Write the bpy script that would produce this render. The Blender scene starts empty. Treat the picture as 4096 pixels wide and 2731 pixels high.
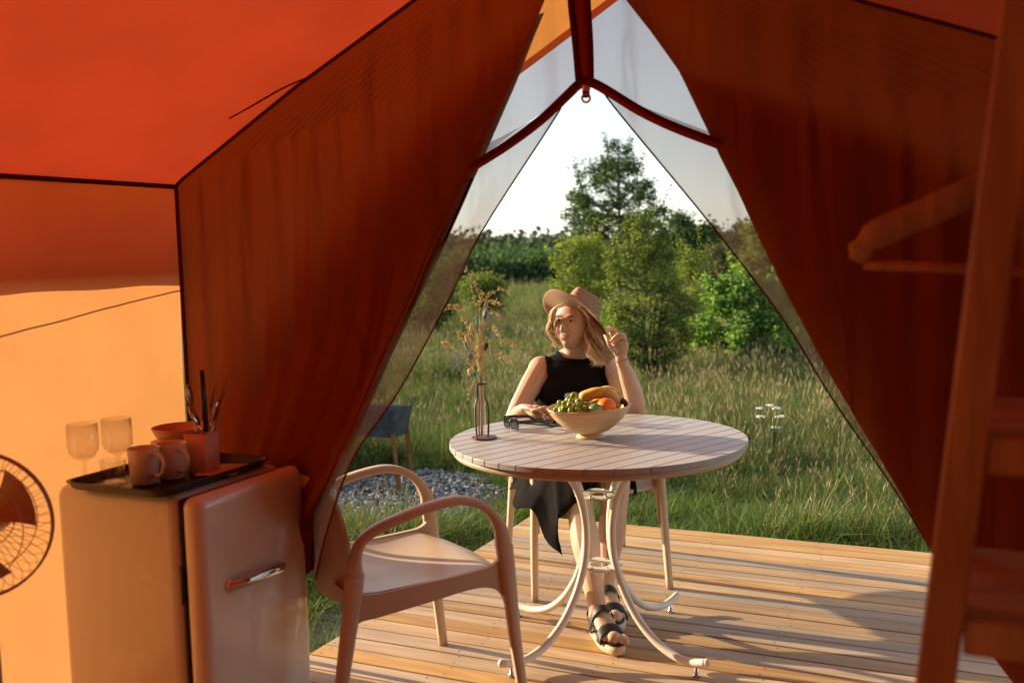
import bpy, bmesh, math, random
import numpy as np
from mathutils import Vector, Matrix, noise as mnoise
R = math.radians
scene = bpy.context.scene
col = scene.collection

# ------------------------------------------------------------------ camera
CAM_H = 1.37
PITCH, ROLL, FPX = 0.08717573, -0.02764563, 3947.8      # measured from deck, table and fridge edges
cp, sp = math.cos(PITCH), math.sin(PITCH)
FW = Vector((0, cp, -sp)); U0 = Vector((0, sp, cp)); R0 = Vector((1, 0, 0))
cr, sr = math.cos(ROLL), math.sin(ROLL)
RT = R0 * cr + U0 * sr
UP = -R0 * sr + U0 * cr
CAM = Vector((0, 0, CAM_H))
cd = bpy.data.cameras.new('camera'); cam = bpy.data.objects.new('camera', cd); col.objects.link(cam)
m = Matrix((RT, UP, -FW)).transposed().to_4x4(); m.translation = CAM
cam.matrix_world = m
cd.sensor_width = 36.0; cd.lens = 36.0 * FPX / 4096.0
cd.clip_start = 0.05; cd.clip_end = 3000
cd.dof.use_dof = True; cd.dof.focus_distance = 3.95; cd.dof.aperture_fstop = 2.8; cd.dof.aperture_blades = 7
scene.camera = cam

# ------------------------------------------------------------------ light
SUN_EL = R(16.0)
SDX, SDY = 0.898, -0.441                      # way the light travels over the ground
w = bpy.data.worlds.new('World'); scene.world = w; w.use_nodes = True
nt = w.node_tree; nt.nodes.clear()
sky = nt.nodes.new('ShaderNodeTexSky'); sky.sky_type = 'NISHITA'; sky.sun_disc = False
sky.sun_elevation = SUN_EL; sky.sun_rotation = math.atan2(-SDX, -SDY)
sky.air_density = 1.0; sky.dust_density = 0.4; sky.ozone_density = 1.0
bg = nt.nodes.new('ShaderNodeBackground'); bg.inputs['Strength'].default_value = 0.15
wo = nt.nodes.new('ShaderNodeOutputWorld')
hs0 = nt.nodes.new('ShaderNodeHueSaturation'); hs0.inputs['Saturation'].default_value = 0.45; hs0.inputs['Value'].default_value = 0.80   # thin white evening haze
nt.links.new(sky.outputs[0], hs0.inputs['Color']); nt.links.new(hs0.outputs[0], bg.inputs[0]); nt.links.new(bg.outputs[0], wo.inputs[0])
sl = bpy.data.lights.new('sun', 'SUN'); sl.energy = 5.0; sl.angle = R(0.6); sl.color = (1.0, 0.80, 0.52)
so = bpy.data.objects.new('sun', sl); col.objects.link(so)
sd = Vector((SDX * math.cos(SUN_EL), SDY * math.cos(SUN_EL), -math.sin(SUN_EL)))
so.rotation_euler = sd.to_track_quat('-Z', 'Y').to_euler()
so.location = (-8, 4, 6)
scene.view_settings.view_transform = 'Standard'; scene.view_settings.look = 'None'
scene.view_settings.exposure = 1.0; scene.view_settings.gamma = 1.0
scene.view_settings.use_curve_mapping = False
scene.render.engine = 'CYCLES'
cy = scene.cycles
cy.use_denoising = True
try: cy.denoiser = 'OPENIMAGEDENOISE'
except Exception: pass
cy.max_bounces = 9; cy.diffuse_bounces = 5; cy.transmission_bounces = 6; cy.transparent_max_bounces = 12
cy.glossy_bounces = 3
cy.caustics_reflective = False; cy.caustics_refractive = False
cy.sample_clamp_indirect = 4.0

# ------------------------------------------------------------------ measuring helpers
YAW = R(-24.88)
UV_U = Vector((math.cos(YAW), math.sin(YAW), 0)); UV_N = Vector((-math.sin(YAW), math.cos(YAW), 0))
def W(u, n, z=0.0): return UV_U * u + UV_N * n + Vector((0, 0, z))      # tent axes: u along the front wall, n out of the door
def ray(x, y):                        # photo measured at 2352 px wide
    x *= 4096 / 2352; y *= 4096 / 2352
    return FW + RT * ((x - 2048) / FPX) - UP * ((y - 1365.5) / FPX)
def at_y(x, y, Y):
    d = ray(x, y); return CAM + d * (Y / d.y)
def at_z(x, y, z):
    d = ray(x, y); return CAM + d * ((z - CAM_H) / d.z)
def at_n(x, y, c):
    d = ray(x, y); return CAM + d * (c / d.dot(UV_N))
def proj(p):                          # world point -> photo pixel (2352 wide)
    d = Vector(p) - CAM; z = d.dot(FW); return ((2048 + FPX * d.dot(RT) / z) * 2352 / 4096, (1365.5 - FPX * d.dot(UP) / z) * 2352 / 4096)
def lerp(a, b, t): return a + (b - a) * t
def smooth(t): t = max(0, min(1, t)); return t * t * (3 - 2 * t)
def poly_at(pts, t):                  # pts: list of (fraction, ...) tuples
    for i in range(len(pts) - 1):
        if t <= pts[i + 1][0]:
            a, b = pts[i], pts[i + 1]
            k = (t - a[0]) / max(1e-9, b[0] - a[0])
            return tuple(lerp(a[j], b[j], k) for j in range(1, len(a)))
    return tuple(pts[-1][1:])
def catmull(pts, n):                  # smooth curve through points, n samples per span
    P = [Vector(p) for p in pts]; P = [P[0] * 2 - P[1]] + P + [P[-1] * 2 - P[-2]]
    out = []
    for i in range(1, len(P) - 2):
        for k in range(n):
            t = k / n; a, b, c, d = P[i - 1], P[i], P[i + 1], P[i + 2]
            out.append(0.5 * ((2 * b) + (c - a) * t + (2 * a - 5 * b + 4 * c - d) * t * t + (3 * b - a - 3 * c + d) * t ** 3))
    out.append(P[-2]); return out

# ------------------------------------------------------------------ object helpers
def tag(o, label=None, cat=None, group=None, kind=None):
    if label: o['label'] = label
    if cat: o['category'] = cat
    if group: o['group'] = group
    if kind: o['kind'] = kind
    return o
def empty(name, label, cat, loc=(0, 0, 0), rz=0.0, group=None):
    o = bpy.data.objects.new(name, None); col.objects.link(o); o.location = loc; o.rotation_euler = (0, 0, rz)
    o.empty_display_size = 0.1
    return tag(o, label, cat, group)
WORLD_INV = {}
def mobj(name, mesh, parent=None, loc=None):
    o = bpy.data.objects.new(name, mesh); col.objects.link(o)
    if loc is not None: o.location = loc
    if parent: o.parent = parent
    return o
def to_local(parent, p):              # world point -> parent's space (parents only move and turn about z)
    chain = []; q = parent
    while q is not None: chain.append(q); q = q.parent
    v = Vector(p)
    for q in reversed(chain):
        v = v - q.location; c, s = math.cos(-q.rotation_euler.z), math.sin(-q.rotation_euler.z)
        v = Vector((v.x * c - v.y * s, v.x * s + v.y * c, v.z))
    return v
class MB:
    """collects shapes; build() links them as one mesh object"""
    def __init__(s): s.v = []; s.f = []; s.mi = []; s.mats = []
    def m(s, mat):
        if mat not in s.mats: s.mats.append(mat)
        return s.mats.index(mat)
    def add(s, V, F, mat=None):
        b = len(s.v); s.v += [tuple(p) for p in V]; s.f += [tuple(i + b for i in f) for f in F]
        k = s.m(mat) if mat else 0
        s.mi += [k] * len(F); return s
    def box(s, c, d, mat=None, M=None, bev=0.0):
        x, y, z = d[0] / 2, d[1] / 2, d[2] / 2
        if bev <= 0:
            V = [(sx * x, sy * y, sz * z) for sz in (-1, 1) for sy in (-1, 1) for sx in (-1, 1)]
            F = [(0, 2, 3, 1), (4, 5, 7, 6), (0, 1, 5, 4), (2, 6, 7, 3), (0, 4, 6, 2), (1, 3, 7, 5)]
        else:                          # chamfered vertical corners and top/bottom edges
            e = bev; V = []; F = []
            for zz, k in ((-z, e), (-z + e, 0), (z - e, 0), (z, e)):
                V += [(-x + k, -y + e + k, zz), (-x + e + k, -y + k, zz), (x - e - k, -y + k, zz), (x - k, -y + e + k, zz),
                      (x - k, y - e - k, zz), (x - e - k, y - k, zz), (-x + e + k, y - k, zz), (-x + k, y - e - k, zz)]
            for r in range(3):
                for i in range(8): j = (i + 1) % 8; F.append((r * 8 + i, r * 8 + j, r * 8 + 8 + j, r * 8 + 8 + i))
            F.append(tuple(range(7, -1, -1))); F.append(tuple(range(24, 32)))
        V = [Vector(p) for p in V]
        if M is not None: V = [M @ p for p in V]
        return s.add([p + Vector(c) for p in V], F, mat)
    def tube(s, path, rad, n=8, mat=None, caps=True, flat=None, up=None):
        """round (or flat=(a,b) factors) tube along a path; rad number or per-point"""
        P = [Vector(p) for p in path]; N = len(P)
        rr = [rad] * N if not hasattr(rad, '__len__') else list(rad)
        T = [(P[min(i + 1, N - 1)] - P[max(i - 1, 0)]).normalized() for i in range(N)]
        ref = Vector(up) if up is not None else (Vector((0, 0, 1)) if abs(T[0].z) < 0.9 else Vector((0, 1, 0)))
        a = (ref - T[0] * ref.dot(T[0])).normalized(); V = []; F = []
        for i in range(N):
            if up is not None:
                a2 = ref - T[i] * ref.dot(T[i])
            else: a2 = a - T[i] * a.dot(T[i])
            if a2.length > 1e-6: a = a2.normalized()
            b = T[i].cross(a); fa, fb = flat if flat else (1, 1)
            for k in range(n):
                t = 2 * math.pi * (k + 0.5) / n
                V.append(P[i] + a * (math.cos(t) * rr[i] * fa) + b * (math.sin(t) * rr[i] * fb))
        for i in range(N - 1):
            for k in range(n):
                j = (k + 1) % n; F.append((i * n + k, i * n + j, i * n + n + j, i * n + n + k))
        if caps: F.append(tuple(range(n - 1, -1, -1))); F.append(tuple(range((N - 1) * n, N * n)))
        return s.add(V, F, mat)
    def lathe(s, prof, n=24, c=(0, 0, 0), mat=None, M=None):
        V = []; F = []; N = len(prof)
        for (r, z) in prof:
            for k in range(n):
                t = 2 * math.pi * k / n; V.append(Vector((r * math.cos(t), r * math.sin(t), z)))
        for i in range(N - 1):
            for k in range(n):
                j = (k + 1) % n; F.append((i * n + k, i * n + j, i * n + n + j, i * n + n + k))
        if M is not None: V = [M @ p for p in V]
        return s.add([p + Vector(c) for p in V], F, mat)
    def ball(s, c, r, n=10, mat=None, M=None):
        r = (r, r, r) if not hasattr(r, '__len__') else r
        V = [Vector((0, 0, -r[2]))]; F = []; m_ = max(3, n // 2 + 1)
        for i in range(1, m_):
            a = math.pi * i / m_
            for k in range(n):
                t = 2 * math.pi * k / n
                V.append(Vector((r[0] * math.sin(a) * math.cos(t), r[1] * math.sin(a) * math.sin(t), -r[2] * math.cos(a))))
        V.append(Vector((0, 0, r[2]))); L = len(V) - 1
        for k in range(n):
            j = (k + 1) % n; F.append((0, 1 + j, 1 + k)); F.append((L, L - n + k, L - n + j))
            for i in range(m_ - 2): a = 1 + i * n; F.append((a + k, a + j, a + n + j, a + n + k))
        if M is not None: V = [M @ p for p in V]
        return s.add([p + Vector(c) for p in V], F, mat)
    def grid(s, fn, nu, nv, mat=None, flip=False):
        V = [fn(i / nu, j / nv) for j in range(nv + 1) for i in range(nu + 1)]; F = []
        for j in range(nv):
            for i in range(nu):
                a = j * (nu + 1) + i; q = (a, a + 1, a + nu + 2, a + nu + 1)
                F.append(q[::-1] if flip else q)
        return s.add(V, F, mat)
    def prism(s, pts, h0, h1, mat=None, M=None):        # closed 2-D outline (x,y) extruded in z
        n = len(pts); V = [Vector((p[0], p[1], h0)) for p in pts] + [Vector((p[0], p[1], h1)) for p in pts]
        F = [(i, (i + 1) % n, n + (i + 1) % n, n + i) for i in range(n)] + [tuple(range(n - 1, -1, -1)), tuple(range(n, 2 * n))]
        if M is not None: V = [M @ p for p in V]
        return s.add(V, F, mat)
    def mesh(s, name, sm=True, mat=None):
        me = bpy.data.meshes.new(name); me.from_pydata([tuple(p) for p in s.v], [], s.f)
        for q in (s.mats or ([mat] if mat else [])): me.materials.append(q)
        if len(s.mats) > 1: me.polygons.foreach_set('material_index', s.mi)
        me.polygons.foreach_set('use_smooth', [sm] * len(me.polygons))
        me.update(); return me
    def build(s, name, mat=None, parent=None, sm=True, loc=None, local=False, bevel=0):
        if parent is not None and local:            # shapes were given in world space
            s.v = [tuple(to_local(parent, p)) for p in s.v]
        o = mobj(name, s.mesh(name, sm, mat), parent, loc)
        if bevel:
            b = o.modifiers.new('bevel', 'BEVEL'); b.width = bevel; b.segments = 2; b.limit_method = 'ANGLE'
        return o
def auto_smooth(o, deg=40):
    me = o.data; bm = bmesh.new(); bm.from_mesh(me)
    for e in bm.edges:
        if len(e.link_faces) == 2 and e.calc_face_angle(0) > R(deg): e.smooth = False
    bm.to_mesh(me); bm.free(); return o

# ------------------------------------------------------------------ materials
def new_mat(name):
    m = bpy.data.materials.new(name); m.use_nodes = True; nt = m.node_tree; nt.nodes.clear()
    out = nt.nodes.new('ShaderNodeOutputMaterial'); return m, nt, out
def N(nt, t, **kw):
    n = nt.nodes.new(t)
    for k, v in kw.items(): setattr(n, k, v)
    return n
def mixc(nt, fac, a, b, mode='MIX'):
    n = nt.nodes.new('ShaderNodeMix'); n.data_type = 'RGBA'; n.blend_type = mode
    for s, v in ((n.inputs[0], fac), (n.inputs[6], a), (n.inputs[7], b)):
        if hasattr(v, 'links') or isinstance(v, bpy.types.NodeSocket): nt.links.new(v, s)
        elif isinstance(v, (int, float)): s.default_value = v
        else: s.default_value = (*v, 1)
    return n.outputs[2]
def noise(nt, scale, detail=4, coord='Object', stretch=None, rough=0.55, dist=0.0):
    tc = nt.nodes.new('ShaderNodeTexCoord'); n = nt.nodes.new('ShaderNodeTexNoise')
    n.inputs['Scale'].default_value = scale; n.inputs['Detail'].default_value = detail
    n.inputs['Roughness'].default_value = rough; n.inputs['Distortion'].default_value = dist
    src = tc.outputs[coord if coord != 'World' else 'Object']
    if coord == 'World':
        g = nt.nodes.new('ShaderNodeNewGeometry'); src = g.outputs['Position']
    if stretch:
        mp = nt.nodes.new('ShaderNodeMapping'); mp.inputs['Scale'].default_value = stretch
        nt.links.new(src, mp.inputs[0]); src = mp.outputs[0]
    nt.links.new(src, n.inputs['Vector']); return n.outputs[0]
def ramp(nt, src, stops):
    r = nt.nodes.new('ShaderNodeValToRGB'); el = r.color_ramp.elements
    while len(el) < len(stops): el.new(0.5)
    for e, (p, c) in zip(el, stops): e.position = p; e.color = (*c, 1) if len(c) == 3 else c
    nt.links.new(src, r.inputs[0]); return r.outputs[0]
def bump(nt, src, strength=0.2, dist=0.01):
    b = nt.nodes.new('ShaderNodeBump'); b.inputs['Strength'].default_value = strength; b.inputs['Distance'].default_value = dist
    nt.links.new(src, b.inputs['Height']); return b.outputs[0]
def pbr(name, base, rough=0.5, metal=0.0, var=0.12, vscale=6.0, bmp=0.0, bscale=80.0, spec=0.5, sss=0.0, coat=0.0, coord='Object', rvar=0.1):
    m, nt, out = new_mat(name); p = N(nt, 'ShaderNodeBsdfPrincipled')
    nz = noise(nt, vscale, 5, coord)
    a = tuple(min(1, c * (1 + var)) for c in base); b = tuple(c * (1 - var) for c in base)
    nt.links.new(ramp(nt, nz, [(0.3, b), (0.7, a)]), p.inputs['Base Color'])
    rr = ramp(nt, nz, [(0.2, (max(0, rough - rvar),) * 3), (0.8, (min(1, rough + rvar),) * 3)]); nt.links.new(rr, p.inputs['Roughness'])
    p.inputs['Metallic'].default_value = metal; p.inputs['Specular IOR Level'].default_value = spec
    p.inputs['Coat Weight'].default_value = coat
    if sss:
        p.inputs['Subsurface Weight'].default_value = sss; p.inputs['Subsurface Radius'].default_value = (1, 0.35, 0.2)
        p.inputs['Subsurface Scale'].default_value = 0.008
    if bmp: nt.links.new(bump(nt, noise(nt, bscale, 6, coord), bmp, 0.004), p.inputs['Normal'])
    nt.links.new(p.outputs[0], out.inputs[0]); return m
def cloth(name, refl, trans, weave=600, share=0.5, crease=0.0):
    """thin woven sheet: part of the light bounces, part glows through"""
    m, nt, out = new_mat(name); d = N(nt, 'ShaderNodeBsdfDiffuse'); t = N(nt, 'ShaderNodeBsdfTranslucent'); mx = N(nt, 'ShaderNodeMixShader')
    nz = noise(nt, 3.0, 5, 'World'); f = ramp(nt, nz, [(0.25, (0.9,) * 3), (0.75, (1.08,) * 3)])
    nt.links.new(mixc(nt, 1.0, refl, f, 'MULTIPLY'), d.inputs[0]); nt.links.new(mixc(nt, 1.0, trans, f, 'MULTIPLY'), t.inputs[0])
    b = bump(nt, noise(nt, weave, 2, 'World'), 0.12, 0.001)
    b2 = N(nt, 'ShaderNodeBump'); b2.inputs['Strength'].default_value = 0.35; b2.inputs['Distance'].default_value = 0.02
    nt.links.new(noise(nt, 5.0, 4, 'World', (1, 1, 0.35)), b2.inputs['Height']); nt.links.new(b, b2.inputs['Normal'])
    if crease:                         # long hanging pleats
        b3 = N(nt, 'ShaderNodeBump'); b3.inputs['Strength'].default_value = crease; b3.inputs['Distance'].default_value = 0.03
        nz3 = ramp(nt, noise(nt, 5.0, 1, 'World', (1, 1, 0.05), dist=0.0), [(0.30, (0.0,) * 3), (0.46, (0.8,) * 3), (0.50, (0.35,) * 3), (0.54, (0.8,) * 3), (0.75, (1.0,) * 3)])
        nt.links.new(nz3, b3.inputs['Height']); nt.links.new(b2.outputs[0], b3.inputs['Normal']); b2 = b3
    nt.links.new(b2.outputs[0], d.inputs['Normal']); nt.links.new(b2.outputs[0], t.inputs['Normal'])
    mx.inputs[0].default_value = share
    nt.links.new(d.outputs[0], mx.inputs[1]); nt.links.new(t.outputs[0], mx.inputs[2]); nt.links.new(mx.outputs[0], out.inputs[0]); return m
def leafmat(name, c1, c2, tr=0.45, scale=1.2):
    m, nt, out = new_mat(name); g = N(nt, 'ShaderNodeNewGeometry')
    nz = noise(nt, scale, 4, 'World')
    ri = N(nt, 'ShaderNodeMath', operation='MULTIPLY_ADD'); nt.links.new(g.outputs['Random Per Island'], ri.inputs[0]); ri.inputs[1].default_value = 0.55
    nt.links.new(nz, ri.inputs[2])
    c = ramp(nt, ri.outputs[0], [(0.45, c1), (0.95, c2)])
    d = N(nt, 'ShaderNodeBsdfDiffuse'); t = N(nt, 'ShaderNodeBsdfTranslucent'); gl = N(nt, 'ShaderNodeBsdfGlossy'); gl.inputs['Roughness'].default_value = 0.6
    nt.links.new(c, d.inputs[0]); nt.links.new(mixc(nt, 1.0, c, (1.2, 1.25, 0.55), 'MULTIPLY'), t.inputs[0])
    mx = N(nt, 'ShaderNodeMixShader'); mx.inputs[0].default_value = tr
    nt.links.new(d.outputs[0], mx.inputs[1]); nt.links.new(t.outputs[0], mx.inputs[2])
    m2 = N(nt, 'ShaderNodeMixShader'); m2.inputs[0].default_value = 0.02
    nt.links.new(mx.outputs[0], m2.inputs[1]); nt.links.new(gl.outputs[0], m2.inputs[2]); nt.links.new(m2.outputs[0], out.inputs[0]); return m
def meshcloth(name, open_=0.42, c=(0.165, 0.13, 0.09)):
    m, nt, out = new_mat(name); tr = N(nt, 'ShaderNodeBsdfTransparent'); d = N(nt, 'ShaderNodeBsdfDiffuse'); t = N(nt, 'ShaderNodeBsdfTranslucent')
    d.inputs[0].default_value = (*c, 1); t.inputs[0].default_value = (*c, 1)
    a = N(nt, 'ShaderNodeAddShader'); nt.links.new(d.outputs[0], a.inputs[0]); nt.links.new(t.outputs[0], a.inputs[1])
    mx = N(nt, 'ShaderNodeMixShader'); r_ = ramp(nt, noise(nt, 6, 2, 'World', (1, 1, 0.18), dist=0.3), [(0.3, (open_ + 0.06,) * 3), (0.5, (open_ + 0.02,) * 3), (0.56, (open_ - 0.07,) * 3), (0.62, (open_ + 0.03,) * 3), (0.8, (open_ + 0.05,) * 3)])
    nt.links.new(r_, mx.inputs[0]); nt.links.new(a.outputs[0], mx.inputs[1]); nt.links.new(tr.outputs[0], mx.inputs[2]); nt.links.new(mx.outputs[0], out.inputs[0]); return m
def woodmat(name, c1, c2, knot=None, ax=(1.2, 14, 14), rough=0.55, rings=True, rand=0.3):
    m, nt, out = new_mat(name); p = N(nt, 'ShaderNodeBsdfPrincipled')
    oi = N(nt, 'ShaderNodeObjectInfo'); tc = N(nt, 'ShaderNodeTexCoord')
    off = N(nt, 'ShaderNodeVectorMath', operation='SCALE'); off.inputs[3].default_value = 37.0
    cmb = N(nt, 'ShaderNodeCombineXYZ'); [nt.links.new(oi.outputs['Random'], cmb.inputs[i]) for i in range(3)]
    nt.links.new(cmb.outputs[0], off.inputs[0])
    ad = N(nt, 'ShaderNodeVectorMath', operation='ADD'); nt.links.new(tc.outputs['Object'], ad.inputs[0]); nt.links.new(off.outputs[0], ad.inputs[1])
    mp = N(nt, 'ShaderNodeMapping'); mp.inputs['Scale'].default_value = ax; nt.links.new(ad.outputs[0], mp.inputs[0])
    n1 = N(nt, 'ShaderNodeTexNoise'); n1.inputs['Scale'].default_value = 2.0; n1.inputs['Detail'].default_value = 8; n1.inputs['Distortion'].default_value = 0.6
    nt.links.new(mp.outputs[0], n1.inputs['Vector'])
    c = ramp(nt, n1.outputs[0], [(0.3, c1), (0.5, tuple((a + b) / 2 for a, b in zip(c1, c2))), (0.68, c2)])
    hs = N(nt, 'ShaderNodeHueSaturation')
    mr = N(nt, 'ShaderNodeMapRange'); mr.inputs[3].default_value = 1 - rand; mr.inputs[4].default_value = 1 + rand * 0.75
    nt.links.new(oi.outputs['Random'], mr.inputs[0]); nt.links.new(mr.outputs[0], hs.inputs['Value'])
    ms = N(nt, 'ShaderNodeMath', operation='MULTIPLY'); ms.inputs[1].default_value = 7.31; nt.links.new(oi.outputs['Random'], ms.inputs[0])
    mf = N(nt, 'ShaderNodeMath', operation='FRACT'); nt.links.new(ms.outputs[0], mf.inputs[0])
    m3 = N(nt, 'ShaderNodeMapRange'); m3.inputs[3].default_value = 0.6; m3.inputs[4].default_value = 1.15; nt.links.new(mf.outputs[0], m3.inputs[0])
    nt.links.new(m3.outputs[0], hs.inputs['Saturation'])
    nt.links.new(c, hs.inputs['Color']); cc = hs.outputs[0]
    if knot:
        vo = N(nt, 'ShaderNodeTexVoronoi'); vo.inputs['Scale'].default_value = 1.0
        mk = N(nt, 'ShaderNodeMapping'); mk.inputs['Scale'].default_value = knot[0]; nt.links.new(ad.outputs[0], mk.inputs[0]); nt.links.new(mk.outputs[0], vo.inputs['Vector'])
        kf = ramp(nt, vo.outputs['Distance'], [(0.05, (1, 1, 1)), (0.075, (0.55, 0.55, 0.55)), (0.13, (0, 0, 0))])
        cc = mixc(nt, kf, cc, knot[1])
    nt.links.new(cc, p.inputs['Base Color']); p.inputs['Roughness'].default_value = rough
    nt.links.new(bump(nt, n1.outputs[0], 0.25, 0.002), p.inputs['Normal']); nt.links.new(p.outputs[0], out.inputs[0]); return m
def glassmat(name, tint=(1, 1, 1), rough=0.02):
    m, nt, out = new_mat(name); g = N(nt, 'ShaderNodeBsdfGlossy'); g.inputs['Roughness'].default_value = rough
    t = N(nt, 'ShaderNodeBsdfTransparent'); t.inputs[0].default_value = (*tint, 1)
    lw = N(nt, 'ShaderNodeLayerWeight'); lw.inputs[0].default_value = 0.35; mx = N(nt, 'ShaderNodeMixShader')
    f = ramp(nt, lw.outputs['Facing'], [(0.0, (0.06,) * 3), (0.55, (0.2,) * 3), (1.0, (1.0,) * 3)])
    nt.links.new(f, mx.inputs[0]); nt.links.new(t.outputs[0], mx.inputs[1]); nt.links.new(g.outputs[0], mx.inputs[2]); nt.links.new(mx.outputs[0], out.inputs[0]); return m

M_TENT = cloth('tent_canvas', (0.46, 0.14, 0.045), (0.50, 0.228, 0.078))
M_CURT = cloth('curtain_canvas', (0.30, 0.072, 0.022), (0.32, 0.070, 0.016), crease=0.4)
M_DIMMING = cloth('dimming_canvas', (0.20, 0.030, 0.008), (0.10, 0.012, 0.003), crease=0.3)  # cloth of the sheet added to dim the lower curtains
M_ROOF = cloth('roof_canvas', (0.56, 0.15, 0.11), (0.62, 0.18, 0.22))
M_FLY = cloth('fly_canvas', (0.80, 0.33, 0.10), (0.95, 0.37, 0.09))
M_TAPE = cloth('seam_tape', (0.16, 0.02, 0.008), (0.10, 0.012, 0.004), share=0.3)
M_ZIP = cloth('zip_tape', (0.42, 0.06, 0.015), (0.45, 0.06, 0.015), share=0.4)
M_MESH = meshcloth('insect_mesh')
M_DECK = woodmat('deck_larch', (0.43, 0.225, 0.075), (0.64, 0.39, 0.15), knot=((1.6, 9.0, 3.0), (0.20, 0.12, 0.07)))
M_SCREW = pbr('screw', (0.05, 0.03, 0.02), 0.5, 0.6)
M_RACK = woodmat('rack_pine', (0.30, 0.13, 0.05), (0.50, 0.24, 0.10), ax=(20, 20, 1.6), rand=0.1)
M_BOARD_LIT = woodmat('lit_shelf_pine', (0.36, 0.19, 0.09), (0.54, 0.32, 0.16), ax=(1.2, 14, 14), rand=0.1)  # lighter than the rack: light from the door put into the colour
M_SLAT = pbr('table_slat', (0.44, 0.43, 0.44), 0.42, var=0.05, bmp=0.05)
M_RIM = pbr('table_rim', (0.55, 0.46, 0.35), 0.45, var=0.05)
M_WHITE = pbr('white_enamel', (0.76, 0.70, 0.62), 0.35, var=0.04)
M_STEEL = pbr('steel', (0.62, 0.60, 0.58), 0.22, 1.0, var=0.03)
M_RESIN = pbr('taupe_resin', (0.56, 0.43, 0.31), 0.42, var=0.04, bmp=0.04, bscale=300)
M_FRIDGE = pbr('cream_enamel', (0.74, 0.72, 0.69), 0.24, var=0.03, coat=0.4)
M_RUBBER = pbr('dark_rubber', (0.03, 0.025, 0.022), 0.7)
M_CHROME = pbr('chrome', (0.75, 0.76, 0.80), 0.1, 1.0, var=0.02)
M_BLACK = pbr('black_plastic', (0.015, 0.013, 0.013), 0.35)
# ================================================================== GROUND
rng = random.Random(7)
def ground_z(x, y):
    d = math.hypot(x, y)
    z = -0.25 + 0.10 * mnoise.noise(Vector((x * 0.35, y * 0.35, 1.0))) * smooth((d - 5) / 6)
    z += 0.35 * mnoise.noise(Vector((x * 0.09 + 5, y * 0.09, 3.0))) * smooth((d - 12) / 25)
    return z
bm = bmesh.new()
ang = [R(a) for a in list(range(-180, -48, 12)) + [a * 1.5 for a in range(-32, 41)] + list(range(66, 181, 12))]
rad = [0.0] + [0.6 * 1.125 ** i for i in range(71)]
rows = []
for r_ in rad:
    row = []
    for a in ang:
        x, y = r_ * math.sin(a), r_ * math.cos(a)
        row.append(bm.verts.new((x, y, ground_z(x, y) - (0.6 if r_ > 150 else 0))))
    rows.append(row)
for i in range(len(rows) - 1):
    for j in range(len(ang) - 1):
        if i == 0: bm.faces.new((rows[0][0], rows[1][j + 1], rows[1][j])) if j else None
        else: bm.faces.new((rows[i][j], rows[i][j + 1], rows[i + 1][j + 1], rows[i + 1][j]))
me = bpy.data.meshes.new('ground'); bmesh.ops.recalc_face_normals(bm, faces=bm.faces); bm.to_mesh(me); bm.free()
mg, ntg, og = new_mat('meadow_soil'); pg = N(ntg, 'ShaderNodeBsdfPrincipled'); pg.inputs['Roughness'].default_value = 0.95
c_ = ramp(ntg, noise(ntg, 0.7, 8, 'World'), [(0.3, (0.035, 0.042, 0.018)), (0.5, (0.07, 0.075, 0.03)), (0.7, (0.12, 0.10, 0.05))])
ntg.links.new(c_, pg.inputs['Base Color']); ntg.links.new(bump(ntg, noise(ntg, 25, 8, 'World'), 0.8, 0.05), pg.inputs['Normal']); ntg.links.new(pg.outputs[0], og.inputs[0])
me.materials.append(mg); ground = mobj('ground', me); tag(ground, 'rough meadow ground with soil between the grass', kind='structure')

# gravel under the brazier
gc = at_z(955, 1150, -0.25)
def in_gravel(x, y, k=1.0):
    dx, dy = (x - gc.x + 0.12), (y - gc.y)
    a = 0.09 * mnoise.noise(Vector((x * 2.5, y * 2.5, 9)))
    return (dx / 0.78) ** 2 + (dy / 0.80) ** 2 < (k + a * 3)
M_STONE = [pbr('gravel_%s' % n_, c, 0.8, var=0.25, vscale=30, bmp=0.3) for n_, c in (('blue', (0.17, 0.19, 0.23)), ('grey', (0.26, 0.27, 0.29)), ('dark', (0.10, 0.11, 0.13)))]
stones = MB()
for i in range(5200):
    x, y = gc.x - 0.12 + rng.uniform(-0.85, 0.85), gc.y + rng.uniform(-0.9, 0.9)
    if not in_gravel(x, y): continue
    s = rng.choice((0.009, 0.012, 0.015, 0.02, 0.026))
    Mx = Matrix.Rotation(rng.uniform(0, 6.3), 3, 'Z') @ Matrix.Rotation(rng.uniform(-.5, .5), 3, 'X')
    V = []
    for zz, k in ((-0.5, 0.75), (0.15, 1.0), (0.6, 0.5)):
        for q in range(5):
            t = q * 1.2566 + rng.uniform(-.3, .3); V.append(Mx @ Vector((math.cos(t) * s * k * 1.3, math.sin(t) * s * k, zz * s)) + Vector((x, y, ground_z(x, y) + s * 0.4 + rng.uniform(0, .012))))
    F = [(a, (a + 1) % 5, 5 + (a + 1) % 5, 5 + a) for a in range(5)] + [(5 + a, 5 + (a + 1) % 5, 10 + (a + 1) % 5, 10 + a) for a in range(5)] + [(14, 13, 12, 11, 10)][:0] + [(10, 11, 12, 13, 14)]
    stones.add(V, F, rng.choice(M_STONE))
g_ = stones.build('gravel', sm=False); tag(g_, 'blue grey crushed stone patch in the grass beside the deck', kind='stuff')

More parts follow.
